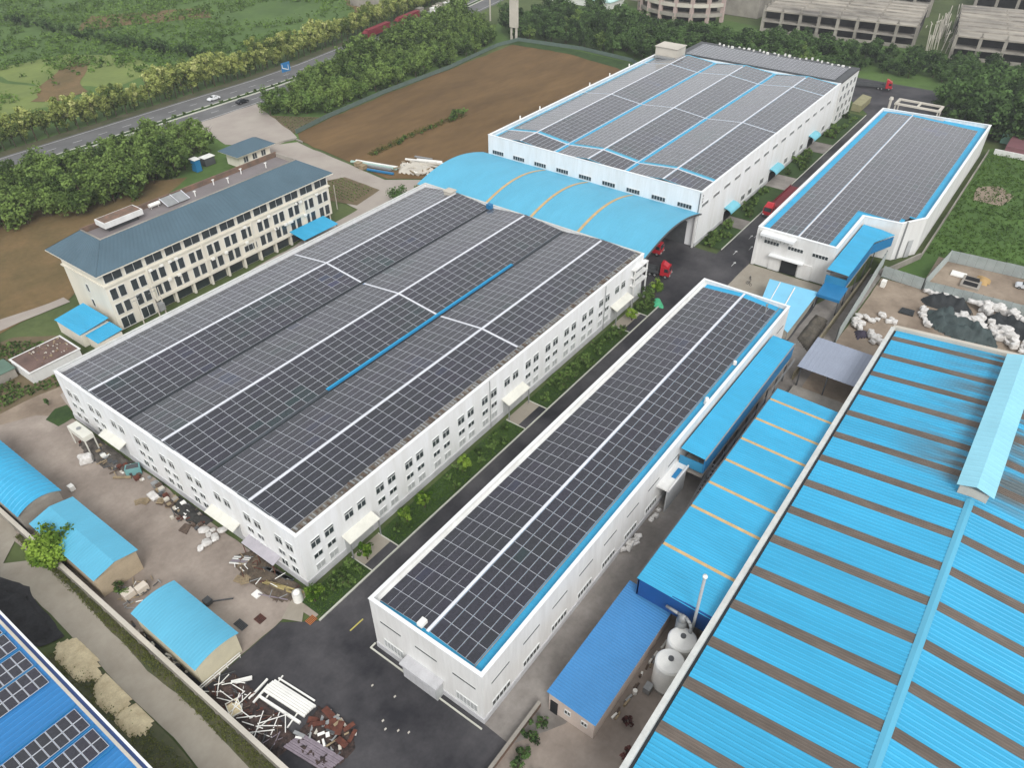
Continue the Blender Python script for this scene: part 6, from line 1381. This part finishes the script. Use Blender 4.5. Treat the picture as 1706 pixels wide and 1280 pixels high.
plank(-3.6, 42.1, 3.0, R(-52), 0.35, 0.3, wood, 'pale timber lying in the yard near the teal bin', None)
for i in range(16): plank(rnd.uniform(-4.0, -2.0), rnd.uniform(43.5, 50), rnd.uniform(0.8, 2.2), rnd.uniform(0, 3.1), 0.16, 0.12, rnd.choice((wood_d, wood, steel_d)), 'scrap timber in the litter below the first awning', 'scrap timber below the first awning', rnd.uniform(0, 0.5))
for i in range(22): plank(rnd.uniform(-3.4, -0.8), rnd.uniform(22.5, 29), rnd.uniform(0.7, 2.0), rnd.uniform(0, 3.1), 0.14, 0.1, rnd.choice((wood_d, steel_d, rust)), 'dark scrap piece in the litter along the wall', 'dark scrap along the wall', rnd.uniform(0, 0.5))
mound('litter_bank', 'dark bank of litter along the wall above the second awning', [(-3.0, 29), (-0.6, 31), (-0.5, 22), (-1.8, 22.4), (-3.0, 24.6)], 0.8, mat('litter_dark', (62, 62, 60), 0.95, 0.3, 1.0, fine=5, bump=0.6), seed=14, rough=0.9)
mound('litter_bank', 'grey bank of litter under the cream hopper', [(-3.6, 56), (-0.6, 57), (-0.5, 44), (-2.2, 43.2), (-3.8, 46), (-4.2, 51)], 0.5, mat('litter_grey', (104, 98, 92), 0.95, 0.3, 1.0, rgb2=(70, 66, 62), fine=5, bump=0.6), seed=15, rough=0.9)
mound('litter_bank', 'brown bank of litter at the near corner of the solar hall', [(-2.0, 13), (-0.6, 12), (-0.5, 1.2), (-3.0, 0.2), (-4.4, 2), (-4.6, 9), (-3.6, 12.8)], 0.35, mat('litter_brown', (112, 100, 86), 0.95, 0.3, 1.0, rgb2=(76, 68, 60), fine=5, bump=0.6), seed=16, rough=0.9)
lt = thing('lean_to_roof', 'grey lean-to roof on the left wall near the near corner of the solar hall', 'lean-to', (-0.8, 8.5, 0))
MB().quad((-1.6, 5.4, 2.5), (-0.02, 5.4, 2.9), (-0.02, 12.6, 2.9), (-1.6, 12.6, 2.5)).quad((-1.6, 12.6, 2.42), (-0.02, 12.6, 2.82), (-0.02, 5.4, 2.82), (-1.6, 5.4, 2.42)).build('roof_sheet', mat('lilac_grey_sheet', (176, 172, 178), 0.7, 0.08, 0.5), lt)
for y in (5.6, 9, 12.4): MB().box(-1.55, -1.45, y-0.05, y+0.05, 0, 2.45).build('post', rust, lt)
for i in range(9): plank(-3.6+i*0.16, 11.6+i*0.05, 2.6, R(-60), 0.14, 0.14, rnd.choice((wood_p, whiteplastic, steel)), 'grey board in the stack below the lean-to roof', 'boards below the lean-to roof', 0.3)
for i in range(7): plank(-2.9+i*0.14, 3.2-i*0.12, rnd.uniform(5, 6.5), R(-74)+rnd.uniform(-.05, .05), 0.12, 0.1, mat('yellow_timber', (176, 160, 110), 0.9, 0.12, 1), 'long yellowish pole in the bundle near the white barrel', 'yellowish poles near the barrel', 0.35)
plank(-4.4, 2.6, 4.6, R(-66), 0.12, 0.12, wood_p, 'single mauve pole lying across the litter near the barrel', None, 0.4)
for i in range(6): plank(-1.5+0.12*i, 5.8-0.2*i, rnd.uniform(4, 6), R(-82), 0.22, 0.18, rnd.choice((steel, wood_p, steel_d)), 'grey steel beam along the wall at the near corner', 'grey beams along the wall', 0.2)
for i in range(40): plank(rnd.uniform(-4.6, -1.2), rnd.uniform(1.0, 12.5), rnd.uniform(0.5, 1.8), rnd.uniform(0, 3.1), 0.1, 0.08, rnd.choice((wood, wood_d, steel, whiteplastic, rust)), 'small scrap piece in the litter by the near corner', 'small scrap by the near corner', rnd.uniform(0.1, 0.6))
o = MB().box(-5.9, -4.8, 4.5, 5.7, 0.02, 0.2).build('flat_board', whiteplastic); setp(o, 'white panel lying flat in the yard by the timber litter', 'panel')
br_ = thing('barrel', 'white plastic barrel at the near corner of the big solar hall', 'barrel', (-2.4, -0.4, 0))
smooth(MB().cyl((-2.4, -0.4, 0), (-2.4, -0.4, 1.7), 0.72, n=18, caps=False).cyl((-2.4, -0.4, 1.7), (-2.4, -0.4, 2.0), 0.72, 0.3, n=18).build('shell', whiteplastic, br_)); MB().cyl((-2.4, -0.4, 2.0), (-2.4, -0.4, 2.12), 0.25, n=10).build('lid', whiteplastic, br_)
def grate(x, y, w_, l_, label, m):
    T = thing('drain_grate', label, 'grate', (x, y, 0)); MB().box(x-w_/2, x+w_/2, y-l_/2, y+l_/2, 0, 0.02).build('pit', dark, T)
    for k in range(7): MB().box(x-w_/2+k*w_/6.5, x-w_/2+k*w_/6.5+w_*0.08, y-l_/2, y+l_/2, 0.02, 0.05).build('bar', m, T)
grate(-7.7, 1.5, 1.2, 1.4, 'square brown drain grate in the yard nearest the asphalt', rust); grate(-9.9, 2.9, 1.1, 1.9, 'long grey drain grate beside the near barn', steel_d); grate(-3.6, -4.4, 1.3, 1.1, 'orange drain cover at the kerb end by the bush', mat('orange_paint', (186, 116, 66), 0.8, 0.1, 1))
o = MB().prism([(-4.6, 22.9), (-3.0, 23.9), (-3.4, 25.0), (-4.9, 24.6)], 0.01, 0.14).build('brown_mat', wood_d); setp(o, 'brown board lying in the yard above the white bags', 'board')
o = MB().box(-10.4, -9.6, 46.0, 47.0, 0, 0.9).build('white_crate', whiteplastic); setp(o, 'white crate beside the largest barn', 'crate')
hr = thing('harrow', 'dark farm implement with long bar beside the near barn', 'implement', (-9.6, 8.7, 0))
MB().beam((-10.4, 9.4, 0.4), (-7.9, 7.0, 0.4), 0.16).build('drawbar', steel_d, hr); MB().box(-10.9, -9.9, 8.9, 10.0, 0.2, 0.9).build('body', steel_d, hr); MB().cyl((-10.8, 9.9, 0.35), (-10.6, 9.9, 0.35), 0.35, n=12).build('wheel', rubber, hr)
for k, (x, y) in enumerate(((-16.3, 19.6), (-14.6, 19.0))):
    o = MB().box(x-0.9, x+0.8, y-0.6, y+0.6, 0, 0.1, 0).build('ibc_tank', steel); o.data.materials[0] = wood
    setp(o, ('left' if k == 0 else 'right')+' one of two cream box tanks between the middle and near barns', 'tank')
    MB().box(x-0.85, x+0.75, y-0.55, y+0.55, 0.1, 1.1).build('bottle', mat('milky_plastic', (214, 204, 190), 0.6, 0.06, 0.8), o)
for i in range(30): plank(rnd.uniform(-17.5, -12.2), rnd.uniform(17.6, 22), rnd.uniform(0.5, 1.8), rnd.uniform(0, 3.1), 0.12, 0.1, rnd.choice((wood, steel, steel_d, whiteplastic)), 'scrap piece in the gap between the middle and near barns', 'scrap between the barns', rnd.uniform(0, 0.3))
for i in range(26): plank(rnd.uniform(-19.2, -18.6), rnd.uniform(2, 15.5), rnd.uniform(0.3, 1.2), rnd.uniform(1.2, 2.0), 0.25, 0.2, rnd.choice((conc_l, whiteplastic, wood_d, steel_d)), 'litter piece in the slot between the near barn and the compound wall', 'litter behind the near barn', rnd.uniform(0, 0.2), nm='litter_piece', cat='litter')
o = MB().box(-19.2, -18.4, 4.6, 6.8, 0.02, 0.12).build('stone_slab', conc_l); setp(o, 'pale slab lying behind the near barn by the compound wall', 'slab')
for i, (P_, sd_) in enumerate((([(-19.2, -1.8), (-15.2, -2.4), (-15.0, -7), (-16.0, -15.8), (-19.2, -15.6)], 31), ([(-17.2, -15.4), (-11.6, -14.8), (-11.0, -20), (-12.6, -22.4), (-17, -22)], 32))):
    mound('scrap_bed', ('rusty' if i == 0 else 'brown')+(' layer of crushed scrap by the compound wall' if i == 0 else ' layer of crushed scrap at the bottom of the picture'), P_, 0.28, mat('scrap_litter', (88, 72, 66), 0.95, 0.4, 1.3, rgb2=(46, 42, 42), fine=7, bump=0.8), seed=sd_, rough=1.6, res=0.3)
# scrap on the asphalt
WB = 'white beams stacked on the asphalt'
for k in range(6): plank(-14.0+k*0.33, -11.0+k*-0.02, 7.0, R(-84), 0.28, 0.3, whiteplastic, 'white steel beam in the stack on the asphalt near the scrap', WB, 0.25 if k not in (0, 5) else 0.1, nm='steel_beam', cat='beam')
plank(-14.9, -11.2, 6.9, R(-84), 0.34, 0.34, whiteplastic, 'white steel pipe lying along the left of the beam stack', None, 0.05, nm='steel_pipe', cat='pipe')
plank(-11.8, -10.8, 6.2, R(-84), 0.2, 0.2, whiteplastic, 'thin white beam lying along the right of the beam stack', None, 0.05, nm='steel_beam', cat='beam')
for (x, y) in ((-13.2, -8.2), (-14.2, -13.4)): plank(x, y, 3.4, R(12), 0.16, 0.14, whiteplastic, 'short white bearer under the beam stack', 'bearers under the beam stack', 0.0, nm='bearer', cat='beam')
for (x, y, L, a, lb) in ((-14.7, -6.9, 3.2, R(5), 'white beam pointing at the stack, nearer to the barn'), (-14.9, -7.7, 2.8, R(8), 'white beam pointing at the stack, second from the barn'), (-15.2, -4.2, 2.6, R(-38), 'short thick white beam on the scrap beside the near barn')): plank(x, y, L, a, 0.22 if L > 2.7 else 0.5, 0.25, whiteplastic, lb, None, 0.2, nm='steel_beam', cat='beam')
for i in range(26):
    plank(rnd.uniform(-18.8, -15.4), rnd.uniform(-15.5, -2.0), rnd.uniform(1.2, 4.2), R(rnd.choice((-70, -50, -80, 10, 40)))+rnd.uniform(-.3, .3), 0.1, 0.08, whiteplastic, 'thin white bar scattered over the scrap by the compound wall', 'white bars over the scrap', rnd.uniform(0.2, 0.6), nm='scrap_bar', cat='scrap')
for i in range(70):
    plank(rnd.uniform(-19.0, -15.6), rnd.uniform(-14.5, -1.6), rnd.uniform(0.5, 2.6), rnd.uniform(0, 3.1), 0.09, 0.08, rnd.choice((rust, wood_d, rust, steel_d, wood_p)), 'dark rusty scrap bar in the heap by the compound wall', 'rusty scrap by the wall', rnd.uniform(0, 0.45), nm='scrap_bar', cat='scrap')
for i in range(34):
    plank(rnd.uniform(-16.6, -11.4), rnd.uniform(-21.5, -15.2), rnd.uniform(0.5, 1.9), rnd.uniform(0, 3.1), rnd.uniform(0.1, 0.5), 0.1, rnd.choice((whiteplastic, steel, wood, steel_d, conc_l)), 'mixed scrap piece in the heap at the bottom of the picture', 'mixed scrap at the bottom', rnd.uniform(0, 0.6), nm='scrap_piece', cat='scrap')
for i in range(16):
    plank(rnd.uniform(-13.6, -11.4), rnd.uniform(-22.0, -15.4), rnd.uniform(0.8, 1.8), rnd.uniform(0, 3.1), rnd.uniform(0.4, 0.9), 0.12, rust, 'rust brown metal plate in the heap at the bottom', 'rust plates at the bottom', rnd.uniform(0, 0.7), nm='rust_plate', cat='scrap')
for i in range(9): plank(-17.2+i*0.28, -18.6-i*0.06, 6.5, R(-82), 0.24, 0.12, wood_p, 'mauve grey board in the stack at the bottom edge', 'mauve boards at the bottom edge', 0.3+0.05*(i % 2), nm='board', cat='board')
cr = thing('wooden_crate', 'yellow wooden tray full of chips by the compound wall', 'crate', (-18.2, -6.6, 0), R(-20)); WL[cr] = Vector((0, 0, 0))
MB().box(-0.8, 0.8, -1.1, -1.0, 0, 0.6).box(-0.8, 0.8, 1.0, 1.1, 0, 0.6).box(-0.8, -0.7, -1.0, 1.0, 0, 0.6).box(0.7, 0.8, -1.0, 1.0, 0, 0.6).build('side', canopy_cream, cr, loc=(0, 0, 0)); MB().box(-0.7, 0.7, -1.0, 1.0, 0, 0.45).build('chips', m_chip, cr, loc=(0, 0, 0))
# barrier of thin white rails at the asphalt edge by the near barn
rl = thing('rail_barrier', 'thin white rail barrier from the compound wall to the near barn', 'barrier', (-16.2, -1.0, 0))
for z in (0.5, 1.0): MB().beam((-19.3, -1.0, z), (-13.0, -1.2, z), 0.1).build('rail', whiteplastic, rl)
for k in range(4): MB().beam((-19.0+k*1.95, -1.0-k*0.06, 0), (-19.0+k*1.95, -1.0-k*0.06, 1.05), 0.08).build('post', whiteplastic, rl)
# stacks between the court and the brown field
ST = 'stored sections beside the brown field'
for i, (x, y, L, m, lb) in enumerate(((116.2, 101.5, 16, mat('pale_teal', (168, 196, 186), 0.6, 0.08, 0.6), 'long pale teal section lying at the edge of the brown field'), (117.4, 101.2, 15, whiteplastic, 'long white section lying at the edge of the brown field'), (115.3, 101.0, 13, steel, 'long grey section lying at the edge of the brown field'), (113.9, 96.5, 9, blue_d, 'short blue sheet pack lying at the edge of the court'))):
    plank(x, y, L, R(-76), 0.7, 0.5, m, lb, None, 0.1, nm='steel_section', cat='section')
for i, (x, y) in enumerate(((113.6, 105.4), (113.0, 102.8))):
    o = MB().box(x-0.9, x+0.9, y-0.9, y+0.9, 0, 1.1).box(x-1.0, x+1.0, y-1.0, y+1.0, 1.1, 1.2).build('tan_crate', wood); setp(o, ('larger' if i == 0 else 'smaller')+' tan crate beside the blue sheet pack', 'crate')
for i in range(7): plank(127.5+rnd.uniform(-2.5, 2.5), 89+rnd.uniform(-4, 4), rnd.uniform(6, 11), R(-72)+rnd.uniform(-.2, .2), 0.6, 0.35, rnd.choice((whiteplastic, steel, conc_l)), 'long pale section in the pile by the barrel canopy', 'pale sections by the barrel canopy', rnd.uniform(0, 0.6), nm='steel_section', cat='section')
for i in range(20): plank(rnd.uniform(117, 126), rnd.uniform(82, 96), rnd.uniform(0.8, 3), rnd.uniform(0, 3.1), 0.3, 0.25, rnd.choice((conc_l, wood, whiteplastic, steel)), 'rubble piece by the barrel canopy', 'rubble by the barrel canopy', rnd.uniform(0.2, 0.7), nm='rubble_piece', cat='rubble')
# pebbles and litter specks on the asphalt
for i, (x, y) in enumerate(((-8.2, -22.6), (-8.8, -23.6), (-8.0, -25.0), (-7.4, -26.2), (-5.6, -18.2), (-5.0, -21.6))):
    o = MB().prism([(x-0.2, y-0.08), (x+0.14, y-0.12), (x+0.2, y+0.08), (x-0.08, y+0.12)], 0, 0.03).build('litter_scrap', conc_l); setp(o, 'small pale litter scrap on the open asphalt before the long hall', 'litter', 'litter scraps on the asphalt')
# scrap and drums along the small shed
for i in range(22): plank(rnd.uniform(9, 24), -45.6+rnd.uniform(-0.3, 0.2), rnd.uniform(0.4, 1.3), rnd.uniform(-0.3, 0.3), 0.25, rnd.uniform(0.15, 0.5), rnd.choice((wood, wood_d, steel, whiteplastic)), 'odd piece of junk along the ribbed shed by the tanks', 'junk along the ribbed shed', 0, nm='junk_piece', cat='junk')
o = MB().cyl((13.5, -46.0, 0), (13.5, -46.0, 0.7), 0.3, n=12).build('white_drum', whiteplastic); setp(o, 'small white drum at the corner of the ribbed shed', 'drum')
# bicycles and posts on the concrete by the right-hand hall
def bike(x, y, a, label):
    T = thing('bicycle', label, 'bicycle', (x, y, 0), a); WL[T] = Vector((0, 0, 0))
    for k in (-0.5, 0.5):
        mb = MB(); n_ = 14
        for i in range(n_): a0, a1 = 6.2832*i/n_, 6.2832*(i+1)/n_; mb.beam((k+0.33*math.cos(a0), 0, 0.33+0.33*math.sin(a0)), (k+0.33*math.cos(a1), 0, 0.33+0.33*math.sin(a1)), 0.05)
        mb.build('wheel', rubber, T, loc=(0, 0, 0))
    MB().beam((-0.5, 0, 0.33), (-0.1, 0, 0.75), 0.05).beam((-0.1, 0, 0.75), (0.4, 0, 0.8), 0.05).beam((0.4, 0, 0.85), (0.5, 0, 0.33), 0.05).beam((0, 0, 0.3), (-0.12, 0, 0.85), 0.05).beam((0, 0, 0.3), (0.4, 0, 0.78), 0.05).build('frame', steel_d, T, loc=(0, 0, 0))
    MB().box(-0.25, 0.02, -0.07, 0.07, 0.85, 0.93).build('saddle', rubber, T, loc=(0, 0, 0)); MB().beam((0.38, -0.28, 0.98), (0.38, 0.28, 0.98), 0.04).build('handlebar', steel, T, loc=(0, 0, 0))
bike(119.5, -17.2, 0.6, 'bicycle standing by the corner pier of the right-hand hall'); bike(117.2, -17.8, 1.2, 'bicycle nearest the road on the concrete before the right-hand hall')
# ================================================================== thin air
hz = MB().box(-170, 770, -270, 630, -1.2, 94.0).mesh('haze', []); hz.materials.clear()
hm = bpy.data.materials.new('haze_air'); hm.use_nodes = True; hn = hm.node_tree; hn.nodes.remove(hn.nodes['Principled BSDF'])
pv_ = hn.nodes.new('ShaderNodeVolumePrincipled'); pv_.inputs['Color'].default_value = (0.93, 0.96, 1.0, 1); pv_.inputs['Density'].default_value = 0.00022; pv_.inputs['Anisotropy'].default_value = 0.2
hn.links.new(pv_.outputs[0], hn.nodes['Material Output'].inputs['Volume']); hz.materials.append(hm)
ho = link('haze', hz); setp(ho, 'thin pale haze in the air over the whole site', 'haze', kind='stuff')
